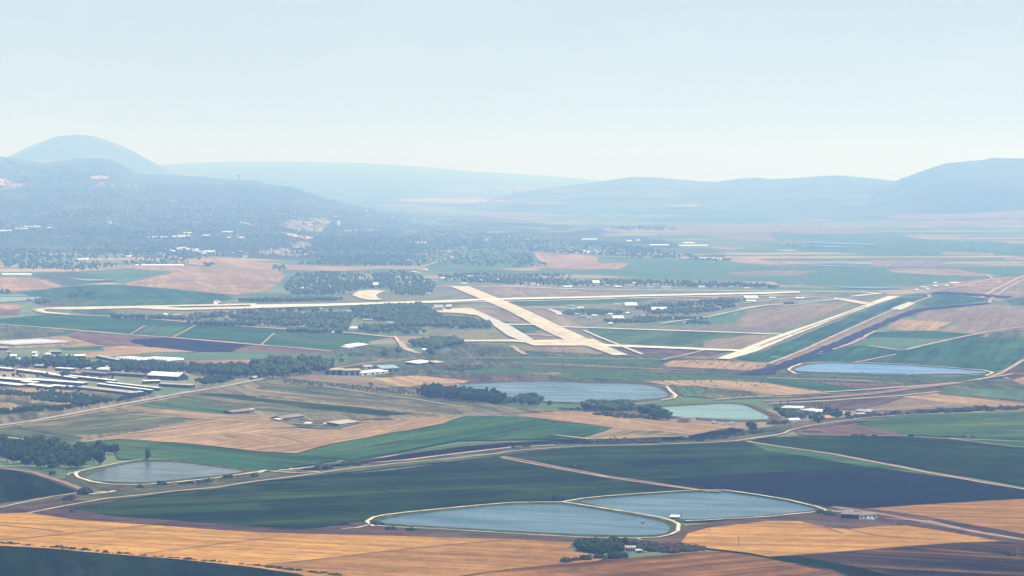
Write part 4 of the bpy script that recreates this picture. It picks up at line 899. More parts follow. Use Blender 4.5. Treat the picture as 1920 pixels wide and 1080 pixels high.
o = wood('hillside_woods', lf_grey, [
 ('0,478 0,420 60,372 180,340 330,345 480,350 560,358 660,388 760,408 830,420 900,432 1000,446 1060,456 900,478 700,488 520,482 300,474', 3200, (7, 11), 1500), ('480,345 560,353 660,384 760,404 740,412 640,404 540,380 480,360', 330, (8, 13), 0), ('640,430 760,428 880,440 880,462 760,482 660,478 560,470 600,448', 420, (8, 13), 500),
 ('900,436 1000,444 1060,450 1100,456 1180,462 1310,482 1300,488 1180,484 1060,476 960,470 880,468', 420, (8, 13), 0), ('0,440 0,402 160,396 300,400 420,420 420,452 260,450 100,440', 420, (8, 13), 500), ('480,344 500,345 560,355 640,377 620,382 540,364', 90, (12, 18), 0), ('0,300 60,312 200,305 240,325 120,345 0,345', 130, (14, 22), 900)])
o = wood('farm_woods', lf_dark, [('355,696 420,694 470,696 475,710 440,708 370,706', 95, (10, 17), 0), ('0,688 40,684 100,682 160,686 300,694 360,694 360,702 300,703 240,702 130,694 60,694 0,694', 170, (9, 17), 60), ('0,706 130,704 200,712 260,712 200,716 100,710 0,712', 16, (5, 9), 0), ('60,734 140,730 150,736 70,740', 12, (4, 8), 0), ('360,718 420,712 440,714 400,722', 20, (6, 10), 0)])
# orchard rows beside the farm and bushes of the small plantations
o = wood('orchard_bushes', lf_dark, [('0,735 30,736 60,741 58,745 0,742', 60, (4, 6), 0), ('50,742 90,738 180,746 212,754 160,762 60,752', 230, (4, 6.5), 0)])
o = wood('plantation_bushes', lf_grey, [('525,713 560,714 640,722 700,728 780,738 775,742 680,734 600,726 530,720', 210, (2.5, 4), 0), ('700,730 760,731 780,742 740,740', 40, (2.5, 3.5), 0), ('1290,724 1330,730 1320,742 1285,740', 30, (1.6, 2.6), 0), ('860,640 960,650 940,672 860,662', 60, (1.6, 3), 120), ('700,668 760,664 960,668 940,676 760,680', 50, (1.6, 3), 150), ('980,694 1200,700 1300,712 1080,706', 45, (1.5, 3), 150)])

# ---------------------------------------------------------------- buildings
r_white = roof_mat('white_sheet_roof', (0.78, 0.76, 0.72), (0.46, 0.45, 0.43)); r_bright = roof_mat('bright_white_roof', (0.84, 0.83, 0.80), (0.70, 0.69, 0.66)); r_cream = roof_mat('cream_sheet_roof', (0.38, 0.31, 0.22), (0.26, 0.21, 0.155)); r_grey = roof_mat('grey_sheet_roof', (0.36, 0.35, 0.34), (0.26, 0.25, 0.25))
r_blue = roof_mat('blue_grey_roof', (0.25, 0.32, 0.38), (0.20, 0.25, 0.30)); r_brown = roof_mat('rusty_roof', (0.19, 0.14, 0.105), (0.12, 0.09, 0.07)); r_red = roof_mat('red_tile_roof', (0.36, 0.15, 0.09), (0.27, 0.12, 0.08))
r_plastic = roof_mat('greenhouse_film', (0.60, 0.61, 0.60), (0.36, 0.37, 0.37), gloss=0.5)
w_dark = plain_mat('shaded_shed_wall', (0.065, 0.06, 0.07), (0.04, 0.037, 0.045), 0.3); w_grey_ = plain_mat('grey_wall', (0.20, 0.21, 0.23), (0.15, 0.155, 0.17), 0.3); w_white = plain_mat('white_wall', (0.60, 0.59, 0.56), (0.42, 0.41, 0.39), 0.1)  # the dark shed wall colour paints the shade of open fronts
w_cream = plain_mat('cream_wall', (0.46, 0.40, 0.31), (0.33, 0.28, 0.22), 0.1); w_blue_ = plain_mat('blue_metal_wall', (0.02, 0.035, 0.20), (0.016, 0.026, 0.14), 0.3); w_tan = plain_mat('tan_wall', (0.42, 0.34, 0.25), (0.33, 0.26, 0.19), 0.2)
m_dark = plain_mat('dark_opening', (0.02, 0.02, 0.024), (0.03, 0.03, 0.034)); m_metal = plain_mat('grey_metal', (0.28, 0.27, 0.26), (0.18, 0.17, 0.17), 1.0); m_wood = plain_mat('pole_wood', (0.16, 0.12, 0.09), (0.10, 0.08, 0.06), 1.0)
def box(a, x0, x1, y0, y1, z0, z1):
    a.add([(x0, y0, z0), (x1, y0, z0), (x1, y1, z0), (x0, y1, z0), (x0, y0, z1), (x1, y0, z1), (x1, y1, z1), (x0, y1, z1)],
          [(3, 2, 1, 0), (4, 5, 6, 7), (0, 1, 5, 4), (1, 2, 6, 5), (2, 3, 7, 6), (3, 0, 4, 7)])
def part(name, acc, mat, parent, label=None):
    v, f = acc.arr(); return tag(link(name, mesh(name, v, f, mat), parent), label)
def roof_gable(a, L, D, h, rise, ov=0.7, th=0.28):
    x0, x1 = -ov, L + ov; e = h - rise * ov / (D / 2)
    V = []
    for x in (x0, x1):
        V += [(x, -ov, e), (x, D / 2, h + rise), (x, D + ov, e), (x, -ov, e + th), (x, D / 2, h + rise + th), (x, D + ov, e + th)]
    a.add(V, [(3, 9, 10, 4), (4, 10, 11, 5), (0, 1, 7, 6), (1, 2, 8, 7), (0, 6, 9, 3), (2, 5, 11, 8), (0, 3, 4, 1), (1, 4, 5, 2), (6, 7, 10, 9), (7, 8, 11, 10)])
def roof_mono(a, L, D, h, rise, ov=0.7, th=0.28):
    V = []
    for x in (-ov, L + ov): V += [(x, -ov, h), (x, D + ov, h + rise), (x, -ov, h + th), (x, D + ov, h + rise + th)]
    a.add(V, [(2, 6, 7, 3), (0, 1, 5, 4), (0, 4, 6, 2), (1, 3, 7, 5), (0, 2, 3, 1), (4, 5, 7, 6)])
def roof_spans(a, L, D, h, rise, n, ov=0.4):
    w_ = L / n
    for i in range(n):
        x0 = i * w_; V = []
        for y in (-ov, D + ov):
            for k in range(7):
                t = k / 6; V.append((x0 + 0.01 + (w_ - 0.02) * t, y, h + rise * math.sin(math.pi * t)))
        F = [(k, k + 1, 8 + k, 7 + k) for k in range(6)] + [(6, 5, 4, 3, 2, 1, 0), (7, 8, 9, 10, 11, 12, 13)]
        a.add(V, F)
def building(name, label, cat, A, B, depth, h, rise=2.2, roof='gable', wall=None, rmat=None, group=None, openings=0, omat=None, windows=0, n=6, kind2=None):
    """A and B are the photo pixels of the two ends of the front wall's foot"""
    pa, pb = hit(*A), hit(*B); u = pb - pa; L = u.length; z0 = min(pa.z, pb.z) - 0.2
    root = link(name, None, loc=(pa.x, pa.y, z0)); root.rotation_euler = (0, 0, math.atan2(u.y, u.x)); tag(root, label, cat, group)
    a = Acc(); t = 0.3
    box(a, 0, L, 0, t, 0, h); box(a, 0, L, depth - t, depth, 0, h + (rise if roof == 'mono' else 0)); box(a, 0, t, t, depth - t, 0, h); box(a, L - t, L, t, depth - t, 0, h)
    if roof == 'gable':
        for x in (0, L - t): a.add([(x, 0, h), (x + t, 0, h), (x, depth, h), (x + t, depth, h), (x, depth / 2, h + rise), (x + t, depth / 2, h + rise)], [(0, 4, 2), (1, 3, 5), (0, 1, 5, 4), (2, 4, 5, 3)])
    if roof == 'mono':
        for x in (0, L - t): a.add([(x, 0, h), (x + t, 0, h), (x, depth, h), (x + t, depth, h), (x, depth, h + rise), (x + t, depth, h + rise)], [(0, 4, 2), (1, 3, 5), (0, 1, 5, 4), (2, 4, 5, 3)])
    part('wall', a, wall, root)
    a = Acc()
    if roof == 'gable': roof_gable(a, L, depth, h, rise)
    elif roof == 'mono': roof_mono(a, L, depth, h, rise)
    elif roof == 'spans': roof_spans(a, L, depth, h, rise, n)
    else: box(a, -.3, L + .3, -.3, depth + .3, h, h + .5)
    part('roof', a, rmat, root)
    for k in range(openings):
        a = Acc(); w_ = min(5.0, L / openings * .55); x = L * (k + .5) / openings; box(a, x - w_ / 2, x + w_ / 2, -.08, .0, 0.1, h * .8); part('door', a, omat or m_dark, root)
    for k in range(windows):
        a = Acc(); x = L * (k + .5) / windows; box(a, x - .7, x + .7, -.08, 0, h * .45, h * .8); part('window', a, omat or m_dark, root)
    return root
FARM = [
 ('shed', 'topmost of the long white roofed farm sheds, half hidden by trees', (-8, 694), (20, 697), 14, 'mono', r_white), ('shed', 'stepped white roofed shed at the upper left of the farm', (30, 698), (72, 703), 16, 'mono', r_white), ('shed', 'lower half of the stepped white shed beside it', (74, 703), (98, 707), 14, 'mono', r_white),
 ('shed', 'white roofed shed behind the long brown farm shed', (103, 695), (134, 697), 15, 'mono', r_white), ('shed', 'brownish roofed shed between the farm trees', (112, 702), (150, 706), 18, 'gable', r_brown),
 ('shed', 'long thin white roofed shed crossing the upper farm', (78, 705), (140, 714), 10, 'mono', r_white), ('shed', 'very long low white shed stretching toward the big barn', (126, 709), (214, 719), 10, 'mono', r_white),
 ('shed', 'wide white shed at the left edge of the farm', (-20, 713), (50, 719), 22, 'mono', r_white), ('shed', 'long white roofed shed in the second lowest row', (45, 716), (154, 724), 20, 'mono', r_white), ('shed', 'lowest left white shed with a deep dark front', (-25, 722), (36, 728), 22, 'mono', r_white),
 ('shed', 'bright white shed roof in the middle of the lowest left row', (38, 720), (62, 723), 20, 'mono', r_white), ('shed', 'white shed ending the lowest left row', (48, 726), (92, 731), 18, 'mono', r_white), ('shed', 'last white shed on the right of the lowest left row', (93, 728), (130, 731), 16, 'mono', r_white),
 ('shed', 'long grey shed with a bright front edge nearest the road', (143, 731), (250, 743), 26, 'mono', r_cream), ('shed', 'bright white end piece of the long grey shed by the road', (250, 742), (268, 740), 14, 'mono', r_white), ('shed', 'thin long white shed above the long grey shed', (182, 725), (282, 737), 9, 'mono', r_white), ('shed', 'second thin white shed just behind the thin long one', (198, 722), (296, 733), 9, 'mono', r_white),
 ('barn', 'big barn with a raised white ridge in the right part of the farm', (276, 711), (334, 714), 46, 'gable', r_white), ('barn', 'smaller white roofed annex right of the big barn', (336, 709), (352, 708), 30, 'gable', r_white), ('shed', 'small bright white shed below the big barn', (270, 720), (300, 719), 16, 'mono', r_white), ('shed', 'grey roofed shed below the right end of the big barn', (298, 725), (358, 728), 18, 'mono', r_cream),
 ('shed', 'flat tan roofed shed in the yard left of the big barn', (203, 704), (268, 708), 20, 'mono', r_brown), ('shed', 'brown roofed shed beside the ribbed greenhouse', (150, 702), (196, 706), 24, 'mono', r_brown), ('shed', 'dark roofed shed with pale edge in the upper trees', (65, 690), (85, 691), 12, 'gable', r_grey),
 ('shed', 'pale shed at the top left above the farm trees', (-10, 657), (14, 657), 18, 'gable', r_cream), ('shed', 'long tan roofed shed above the farm trees', (92, 664), (114, 664), 16, 'gable', r_cream), ('shed', 'low pale shed left of the row of small houses', (140, 672), (160, 671), 14, 'gable', r_white),
 ('shed', 'grey shed behind the ribbed white roofs', (180, 672), (222, 680), 16, 'mono', r_grey), ('shed', 'long tan shed running right of the ribbed white roofs', (290, 684), (348, 685), 14, 'mono', r_brown), ('shed', 'long dark shed right of the farm with a pale front', (368, 686), (455, 690), 12, 'gable', r_brown), ('shed', 'white shed half hidden by the left end of the long grove', (470, 683), (494, 682), 14, 'mono', r_white),
 ('shed', 'small pale shed at the roadside end of the long grove', (476, 714), (490, 709), 12, 'gable', r_cream), ('shed', 'dark low shed under the hedge at the left edge', (-20, 779), (18, 776), 14, 'mono', r_grey)]
for nm, lb, A, B, D, rt, rm in FARM: building(nm, lb, nm, A, B, D * .5, 4.4 if D < 40 else 6.5, rise={'mono': D * .05, 'gable': 1.7 if D < 40 else 5.0}[rt], roof=rt, wall=w_dark, rmat=rm, openings=3 if D < 40 else 5)
building('greenhouse', 'ribbed white greenhouse roof among the farm trees', 'greenhouse', (158, 696), (205, 698), 26, 3.2, 2.6, 'spans', w_grey_, r_plastic, n=9, openings=2)
building('greenhouse', 'ribbed white greenhouse at the upper right of the farm', 'greenhouse', (258, 677), (313, 680), 40, 3.4, 2.8, 'spans', w_grey_, r_plastic, n=9, openings=2)
building('greenhouse', 'white greenhouse block behind the upper right ribbed one', 'greenhouse', (214, 675), (258, 679), 30, 3.4, 2.4, 'spans', w_grey_, r_plastic, n=7, openings=2)
building('greenhouse', 'large white film greenhouse alone in the fields above the farm', 'greenhouse', (26, 650), (130, 645), 90, 3.4, 2.6, 'spans', w_grey_, r_plastic, n=16, openings=2)
for i, (x, y) in enumerate([(20, 671), (62, 672), (100, 673), (126, 672), (175, 686), (188, 688), (205, 689), (232, 690), (256, 691), (270, 692), (46, 688), (128, 688), (146, 690), (215, 686), (242, 687), (60, 665), (12, 664), (28, 678), (84, 668), (112, 684)]):
    building('house', 'small white walled house between the farm trees', 'house', (x, y), (x + random.uniform(7, 11), y + random.uniform(-.3, .3)), 9, 3.6, 2.2, 'gable', w_white, random.choice([r_white, r_red, r_cream]), 'houses among the left farm trees', openings=1)
# middle buildings
building('warehouse', 'long grey walled warehouse with cream roof right of the long grove', 'warehouse', (608, 704), (643, 704), 26, 8.5, 2.0, 'gable', w_grey_, r_cream, openings=3)
building('warehouse', 'right half of the long grey warehouse, a touch lower', 'warehouse', (644, 704.5), (677, 703.5), 24, 8.0, 1.8, 'gable', w_grey_, r_cream, openings=3)
building('shed', 'bright open shed just right of the grey warehouse', 'shed', (678, 704), (706, 702), 18, 3.8, 1.6, 'mono', w_white, r_white, openings=2)
building('shed', 'blue grey roofed hall behind the bright sheds', 'shed', (716, 698), (748, 697), 42, 6.0, 3.5, 'gable', w_grey_, r_blue, openings=3)
building('shed', 'white low shed in front of the blue grey hall', 'shed', (709, 701), (728, 699), 18, 3.0, 2.4, 'mono', w_white, r_white, openings=1)
building('shed', 'small pale shed behind the right half of the warehouse', 'shed', (684, 692), (700, 691), 14, 3.6, 2.2, 'gable', w_tan, r_cream, openings=1)
building('shed', 'white roofed shed alone in the green below the white yard', 'shed', (784, 686), (812, 682), 22, 3.8, 2.4, 'mono', w_dark, r_white, openings=2)
building('shed', 'small tan shed right of the lone white roofed shed', 'shed', (816, 684), (832, 683), 16, 3.2, 2.4, 'mono', w_dark, r_cream, openings=1)
building('shed', 'white roofed shed at the edge of the field below the airfield road', 'shed', (666, 653), (692, 649), 22, 3.4, 2.4, 'mono', w_grey_, r_white, openings=2)
building('shed', 'small white block left of the white roofed field shed', 'shed', (653, 655), (664, 653.5), 14, 3.2, 1.6, 'mono', w_white, r_white, openings=1)
building('barn', 'low grey barn with open dark front right of the farm road', 'barn', (434, 778), (470, 775), 15, 3.6, 1.9, 'gable', w_dark, r_brown, openings=5); building('shed', 'tiny dark hut at the right end of the low grey barn', 'hut', (471, 774), (477, 773), 8, 4.2, 1.4, 'gable', w_tan, r_grey, openings=1)
building('barn', 'tan roofed barn with rubbish around it in the middle fields', 'barn', (530, 789), (570, 784), 18, 3.2, 2.4, 'gable', w_dark, r_brown, openings=4)
building('barn', 'barn with a bright tan roof nearest the big green field', 'barn', (636, 801), (673, 796), 18, 3.8, 2.0, 'mono', w_dark, r_cream, openings=4)
building('shed', 'small grey lean-to left of the bright tan barn', 'shed', (607, 800), (624, 800), 10, 2.8, 1.6, 'mono', w_dark, r_grey, openings=2); building('shed', 'tiny white hut between the two middle barns', 'hut', (570, 797), (580, 797.5), 6, 2.4, 1.0, 'mono', w_white, r_white, openings=1)
building('shed', 'tiny pale hut at the left end of the rubbish strewn barn', 'hut', (522, 790), (530, 789), 7, 2.4, .8, 'mono', w_grey_, r_white, openings=1)
# round water tank
def lathe(a, prof, k=28, c=(0, 0)):
    V = []
    for r, z in prof:
        for i in range(k):
            an = 2 * math.pi * i / k; V.append((c[0] + r * math.cos(an), c[1] + r * math.sin(an), z))
    F = [(j * k + i, j * k + (i + 1) % k, (j + 1) * k + (i + 1) % k, (j + 1) * k + i) for j in range(len(prof) - 1) for i in range(k)]
    a.add(V, F)
p = hit(1289, 792.5); root = tag(link('water_tank', None, loc=p + Vector((0, 10, 0))), 'round rusty tan water tank beside the turquoise pond', 'tank')
a = Acc(); lathe(a, [(10.6, -.2), (10.6, 5.2)]); part('tank_wall', a, w_tan, root); a = Acc(); lathe(a, [(10.7, 5.2), (10.7, 5.5), (.1, 6.2)]); part('tank_roof', a, r_brown, root)
a = Acc()
for s in (-.25, .25): box(a, s - .05, s + .05, -10.85, -10.75, 0, 5.6)
for k in range(12): box(a, -.2, .2, -10.84, -10.78, .3 + k * .44, .36 + k * .44)
part('ladder', a, m_metal, root)
# right farm
building('greenhouse', 'long white greenhouse roof curving behind the farmyard trees', 'greenhouse', (1463, 768), (1500, 769), 26, 2.4, 1.4, 'spans', w_grey_, r_plastic, n=8)
building('greenhouse', 'second white greenhouse stepping down to the right', 'greenhouse', (1500, 772), (1530, 775), 20, 2.4, 1.4, 'spans', w_grey_, r_plastic, n=7)
building('greenhouse', 'last small white greenhouse at the right end of the row', 'greenhouse', (1540, 776), (1574, 779), 9, 2.4, 1.2, 'spans', w_grey_, r_plastic, n=6)
building('house', 'low white farmhouse by the pale yard at the fork', 'house', (1482, 792), (1500, 791), 9, 3.0, 1.8, 'gable', w_white, r_white, windows=4, openings=0); building('house', 'small red roofed house between the farmyard trees', 'house', (1548, 788), (1560, 787), 9, 3.2, 2.4, 'gable', w_white, r_red, windows=3)
building('shed', 'red walled shed with pale roof right of the greenhouse farm', 'shed', (1605, 774), (1632, 776), 12, 2.8, 1.8, 'gable', plain_mat('red_wall', (0.24, 0.07, 0.06), (0.17, 0.05, 0.045)), r_blue, openings=2); building('shed', 'small pale shed below the red walled shed', 'shed', (1608, 780), (1626, 779), 8, 2.4, 1.0, 'mono', w_tan, r_cream, openings=1)
building('shed', 'white hut beside the red walled shed', 'hut', (1630, 774.5), (1638, 773.5), 7, 2.8, 1.0, 'mono', w_white, r_white, openings=1)
# blue barn at the lower right
def pxd(px, py, d): return P(px, py)
b = building('barn', 'blue walled barn end beside the twin ponds track', 'barn', (1577, 974.5), (1610, 976.5), 13, 5.4, 1.6, 'gable', w_blue_, r_brown, openings=1)
b = building('barn', 'white walled half of the barn joined to the blue end', 'barn', (1610.6, 976.3), (1644, 975), 12, 5.2, 1.4, 'gable', plain_mat('sunlit_white_wall', (0.82, 0.80, 0.80), (0.55, 0.54, 0.55), 0.35), r_brown, openings=0, windows=4)  # brightened white, sunlight painted into this front wall
grove('tree', 'broad', lf_mid, '938,756 962,755 966,759 945,761', 6, (7, 9), 'smaller tree in the gap at the right end of the long dark belt', 'tree', 'trees in the gap of the pond belt', mind=4)
# small white house at the bottom
building('house', 'small white two storey house under the thicket at the bottom', 'house', (1173, 1039), (1191, 1039), 8, 5.6, .7, 'gable', w_white, r_cream, windows=4)
building('shed', 'low grey lean-to right of the small white house', 'shed', (1193, 1037.5), (1204, 1036.5), 4, 2.2, .6, 'mono', w_grey_, r_grey, openings=1)
# pump house on the spit between the twin ponds
building('pump_house', 'small dark pump house with white roof between the twin ponds', 'hut', (1257, 974.5), (1271, 975), 5, 2.6, 1.2, 'mono', m_dark, r_white, openings=1)
for x in (1247, 1251): 
    p = hit(x, 973); root = tag(link('pump', None, loc=p), ('dark pump on the bank, ' + ('farther from' if x == 1247 else 'nearer to') + ' the small pump house'), 'pump'); a = Acc(); box(a, -.7, .7, -.5, .5, 0, .5); part('base', a, m_dark, root); a = Acc(); lathe(a, [(.45, .5), (.5, 1.2), (.2, 1.6), (.2, 2.0)], 10); part('pump_body', a, m_metal, root)
p = P(1205, 979.5, 1.0); root = tag(link('raft', None, loc=p), 'small dark raft floating on the left twin pond', 'raft'); a = Acc(); box(a, -1.7, 1.7, -1, 1, -.15, .35); part('deck', a, m_wood, root); a = Acc(); box(a, -.8, .8, -.5, .5, .35, 1.1); part('cabin', a, w_white, root)
p = hit(1207, 1004); 
# culvert and sluice at the left
for (A, B, l) in (((183, 925.5), (198, 924.5), 'white culvert wall where the track crosses the river'),):
    building('culvert', l, 'culvert', A, B, 2.5, 1.3, .1, 'flat', w_cream, r_cream, openings=2)
p = hit(523, 881); root = tag(link('sluice', None, loc=p), 'white sluice pipes at the tip of the small grey pond', 'sluice'); 
for k in range(2):
    a = Acc(); box(a, k * 2.6, k * 2.6 + .6, -4, 4, 0, 1.1); part('pipe', a, w_white, root)
p = hit(546, 883); root = tag(link('sand_heap', None, loc=p), 'yellow sand heap at the end of the black ditch', 'heap'); a = Acc()
lathe(a, [(5.2, -.1), (3.4, 1.4), (1.5, 2.7), (.1, 3.1)], 14); v, f = a.arr(); v = v * (1 + .12 * np.sin(v[:, :1] * 3 + v[:, 1:2] * 2)); root2 = mesh('sand', v, f, plain_mat('yellow_sand', (0.62, 0.47, 0.24), (0.50, 0.37, 0.19), .5)); link('sand', root2, root)

# ---------------------------------------------------------------- airfield, town and distant buildings
def small_building(name, label, cat, group, px, py, wpx, depth=None, h=4.0, roof=None, wall=None, kind='flat', rot=None):
    p = hit(px, py); d = (p - ORG).length; L = max(5.0, wpx * d / FPX); D = depth or min(22.0, max(8.0, L * .5))
    a = Acc(); box(a, -L / 2, L / 2, 0, D, -1.5, h); v, f = a.arr(); nw = len(f); V, F = list(v), list(f)
    b = Acc(); (roof_gable if kind == 'gable' else roof_mono)(b, L, D, h + .02, max(1.4, D * .16), ov=.5); v2, f2 = b.arr(); v2 = v2 - np.array([L / 2, 0, 0])
    F += [tuple(i + len(V) for i in q) for q in f2]; V += list(v2)
    me = mesh(name, V, F, [wall or w_white, roof or r_white], [0] * nw + [1] * len(f2))
    o = link(name, me, loc=p); o.rotation_euler = (0, 0, random.uniform(-.25, .25) if rot is None else rot)
    return tag(o, label, cat, group)
AIR = '655,587,14 652,600,9 600,582,8 690,603,17 485,580,10 491,593,20 704,538,9 801,552,10 755,542,9 848,615,13 785,625,11 796,660,7 567,542,5 577,542,5 600,527,6 597,530,5 555,540,6 777,512,9 787,513,8 772,531,8 714,530,10 997,535,22 985,533,8 1065,540,15 1133,533,12 1160,540,13 1219,541,13 1250,541,17 1315,540,11 1312,537,6 1070,576,12 1088,580,11 1159,573,12 1095,596,10 1083,592,9 1115,595,10 1142,592,13 1206,594,6 1299,586,8 1340,562,13 1408,567,18 1177,590,7 1145,610,7 1285,608,7 1448,561,12 1500,562,16 1165,597,9 1105,600,7 1095,592,6 332,594,14 311,593,7 392,597,8 396,601,5 664,619,26 735,609,22 700,598,12 770,612,10 850,609,8 620,627,14 565,617,10 545,590,6 510,586,8 870,534,10 900,528,8 930,526,9 850,525,7 880,520,6 956,531,8 1010,529,6 1040,533,7 1090,527,6 1118,525,5 1140,538,8 1190,533,6 1345,540,10 1370,541,9 1400,543,8 830,523,8 815,529,9 794,529,8 740,519,7 690,524,6 660,530,6 640,515,5 620,540,6 585,552,7 800,508,6 760,534,5 1075,583,6 1225,576,8 1320,570,7 1260,600,6 1378,572,7 1350,579,6 1240,590,6'
for t in AIR.split():
    x, y, w_ = map(float, t.split(','))
    small_building('airfield_building', 'small pale building among the woods of the airfield', 'building', 'small airfield buildings', x, y, w_, roof=random.choice([r_bright, r_white, r_cream, r_blue]), wall=random.choice([w_white, w_cream, r_bright]), kind=random.choice(['gable', 'mono']))
for x, y, w_, h, rf, wl, l in ((822, 584, 16, 9, r_cream, w_cream, 'cream aircraft shelter on the apron right of the woods'), (840, 582, 10, 8, r_grey, w_grey_, 'grey building wedged between the cream shelter and the taxiway'), (1119, 536, 12, 9, r_white, w_white, 'tall white hangar on the strip behind the long runway'), (1184, 578, 22, 7, r_white, w_white, 'wide white hangar in the middle of the eastern airfield woods'),
                               (1237, 586, 28, 6, r_white, w_grey_, 'bright white long hangar roof in front of the eastern woods'), (1161, 602, 19, 5, r_white, w_white, 'white hangar at the front of the eastern airfield complex'), (1410, 563, 24, 5, r_white, w_cream, 'long pale hangar at the right end of the eastern woods'), (704, 540, 9, 9, r_white, w_white, 'white hangar at the head of the looped apron')):
    small_building('hangar', l, 'hangar', None, x, y, w_, 30, h, r_bright if rf is r_white else rf, wl, 'mono', rot=random.uniform(-.1, .1))
for x, y, w_ in [(1732, 541, 10), (1755, 539, 6), (1754, 533, 6), (1790, 533, 16), (1718, 546, 8), (1740, 544, 7), (1775, 538, 7)]: small_building('roadside_building', 'small white building at the road junction beyond the runway end', 'building', 'buildings at the far right junction', x, y, w_, kind='gable')
for x, y, w_, l in ((10, 434, 26, 'long white shed at the far left foot of the hill'), (60, 426, 30, 'long pale shed above the leftmost white shed of the hill foot'), (40, 430, 24, 'pale shed between the two leftmost hill foot sheds'), (96, 428, 14, 'short pale shed right of the leftmost hill foot sheds'), (298, 499.5, 90, 'very long thin white shed at the edge of the tan field'), (30, 517, 54, 'long white shed left of the tan field'), (155, 488.5, 20, 'white shed among the dark trees left of the tan field'), (242, 482.5, 9, 'small white block among the trees above the long thin shed'),
                    (286, 446, 17, 'left half of the big white factory at the hill foot'), (308, 446, 15, 'right half of the big white factory at the hill foot'), (335, 445, 26, 'low white hall just right of the white factory'), (345, 443, 22, 'long white roof above the low hall beside the factory'), (352, 438, 17, 'white roof topmost of the halls by the factory'), (387, 443, 18, 'white roof between the factory and the paired sheds'), (425, 436, 21, 'white shed on the slope right of the factory'), (429, 447, 6, 'small white block under the slope shed'), (451, 447, 14, 'white shed at the right end of the factory row'),
                    (373, 420, 17, 'single white shed on the slope above the factory'), (324, 381, 9, 'white block high in the hillside town'), (687, 396, 12, 'white shed on the crest of the long spur'), (690, 406, 18, 'pale shed under the crest of the spur'), (740, 403, 16, 'pale shed right of the spur crest sheds'), (735, 409, 13, 'low white shed in the middle of the spur buildings'), (755, 409, 10, 'white shed next to the low one on the spur'), (750, 417, 22, 'bright long white shed on the lower spur'), (777, 417, 19, 'second bright long white shed on the lower spur'), (816, 421, 32, 'longest white shed at the right of the spur buildings'), (842, 414, 18, 'white shed highest at the right of the spur'),
                    (789, 456, 22, 'lone bright white shed in the woods under the spur'), (630, 408, 20, 'white building at the quarry edge on the hill'), (1106, 450, 28, 'big bright white hall at the end of the spur woods'), (1180, 453, 9, 'white block right of the big bright hall'), (1197, 452, 8, 'second white block right of the big bright hall'), (1237, 461, 36, 'long white shed beyond the spur woods'), (1300, 462, 54, 'longest white shed beyond the spur woods'), (1292, 457, 20, 'short white shed behind the longest one beyond the woods'), (1107, 475, 28, 'low white shed in front of the spur woods'), (1133, 472, 10, 'white tower block beside the low white shed'),
                    (1129, 394, 28, 'thin white shed far out on the hazy plain'), (1155, 402, 14, 'small white shed right of the thin far one on the plain'), (975, 402, 20, 'white shed far out at the left of the hazy plain'), (1389, 361, 24, 'white roof on the low right hills'), (1310, 357, 18, 'pale roof left of the white roof on the low right hills'), (1465, 349, 15, 'white roof near the crest of the low right hills'), (1515, 354, 36, 'thin long white roof on the low right hills'), (1586, 385, 6, 'small white block at the foot of the low right hills'), (1666, 378, 9, 'small white roof below the saddle of the right hills'), (1765, 414, 20, 'white shed at the foot of the big right mountain'), (1822, 418, 13, 'white shed right of the one under the big mountain'), (1895, 392, 30, 'thin white roof on the slope of the big mountain'),
                    (760, 388, 40, 'thin white roof far in the valley'), (925, 393, 18, 'small white roof far in the middle of the valley')):
    small_building('distant_shed', l, 'shed', None, x, y, w_ if y > 425 else w_ * .6, 16, 4 if y > 425 else 6, wall=r_bright if y > 425 else w_tan, roof=r_bright if y > 425 else r_cream, kind='mono', rot=random.uniform(-.08, .08))
for x, y in along('318,471 345,467 370,472', 9, 3, 2): small_building('distant_shed', 'white shed of the cluster in front of the town hill woods', 'shed', 'white sheds before the hill woods', x, y, random.uniform(8, 16), wall=r_bright, roof=r_bright, kind='mono')
for x, y in along('378,476 395,473 410,478', 7, 3, 2): small_building('distant_shed', 'white shed of the second cluster before the town hill', 'shed', 'second cluster of white sheds', x, y, random.uniform(7, 14), wall=r_bright, roof=r_bright, kind='mono')
for x, y in along('1305,485 1345,487 1372,489', 9, 2, .4): small_building('distant_shed', 'white block in the row at the tip of the spur woods', 'shed', 'white row at the tip of the woods', x, y, 5, wall=r_bright, roof=r_bright, kind='mono', rot=0)
for poly, n in (('1000,468 1060,464 1140,472 1200,480 1160,478 1060,476', 14), ('885,452 960,438 1020,446 1010,466 920,470', 26), ('760,404 800,410 900,428 860,428 780,420', 16), ('480,470 560,464 560,474 480,478', 10), ('400,478 470,470 470,486 410,488', 12), ('120,478 220,486 300,480 260,494 150,494', 14), ('240,470 330,476 320,482 240,478', 8)):
    for x, y in scatter(poly, n, 5): small_building('house', 'small pale house among the trees at the foot of the town hill', 'house', 'houses below the town hill', x, y, random.uniform(3, 6), roof=random.choice([r_white, r_cream, r_red]), kind='gable')
for x, y in scatter('60,405 120,375 200,365 330,352 440,346 520,356 600,384 640,396 600,402 480,412 300,420 160,418', 190, 7): small_building('house', 'tiny pale house of the town spread over the hazy hillside', 'house', 'houses of the hillside town', x, y, random.uniform(2.0, 3.8), 12, random.uniform(5, 8), roof=random.choice([r_cream, r_cream, r_red, r_brown]), wall=random.choice([w_tan, w_cream, w_tan]), kind='gable')
VV, FF, n0 = [], [], 0
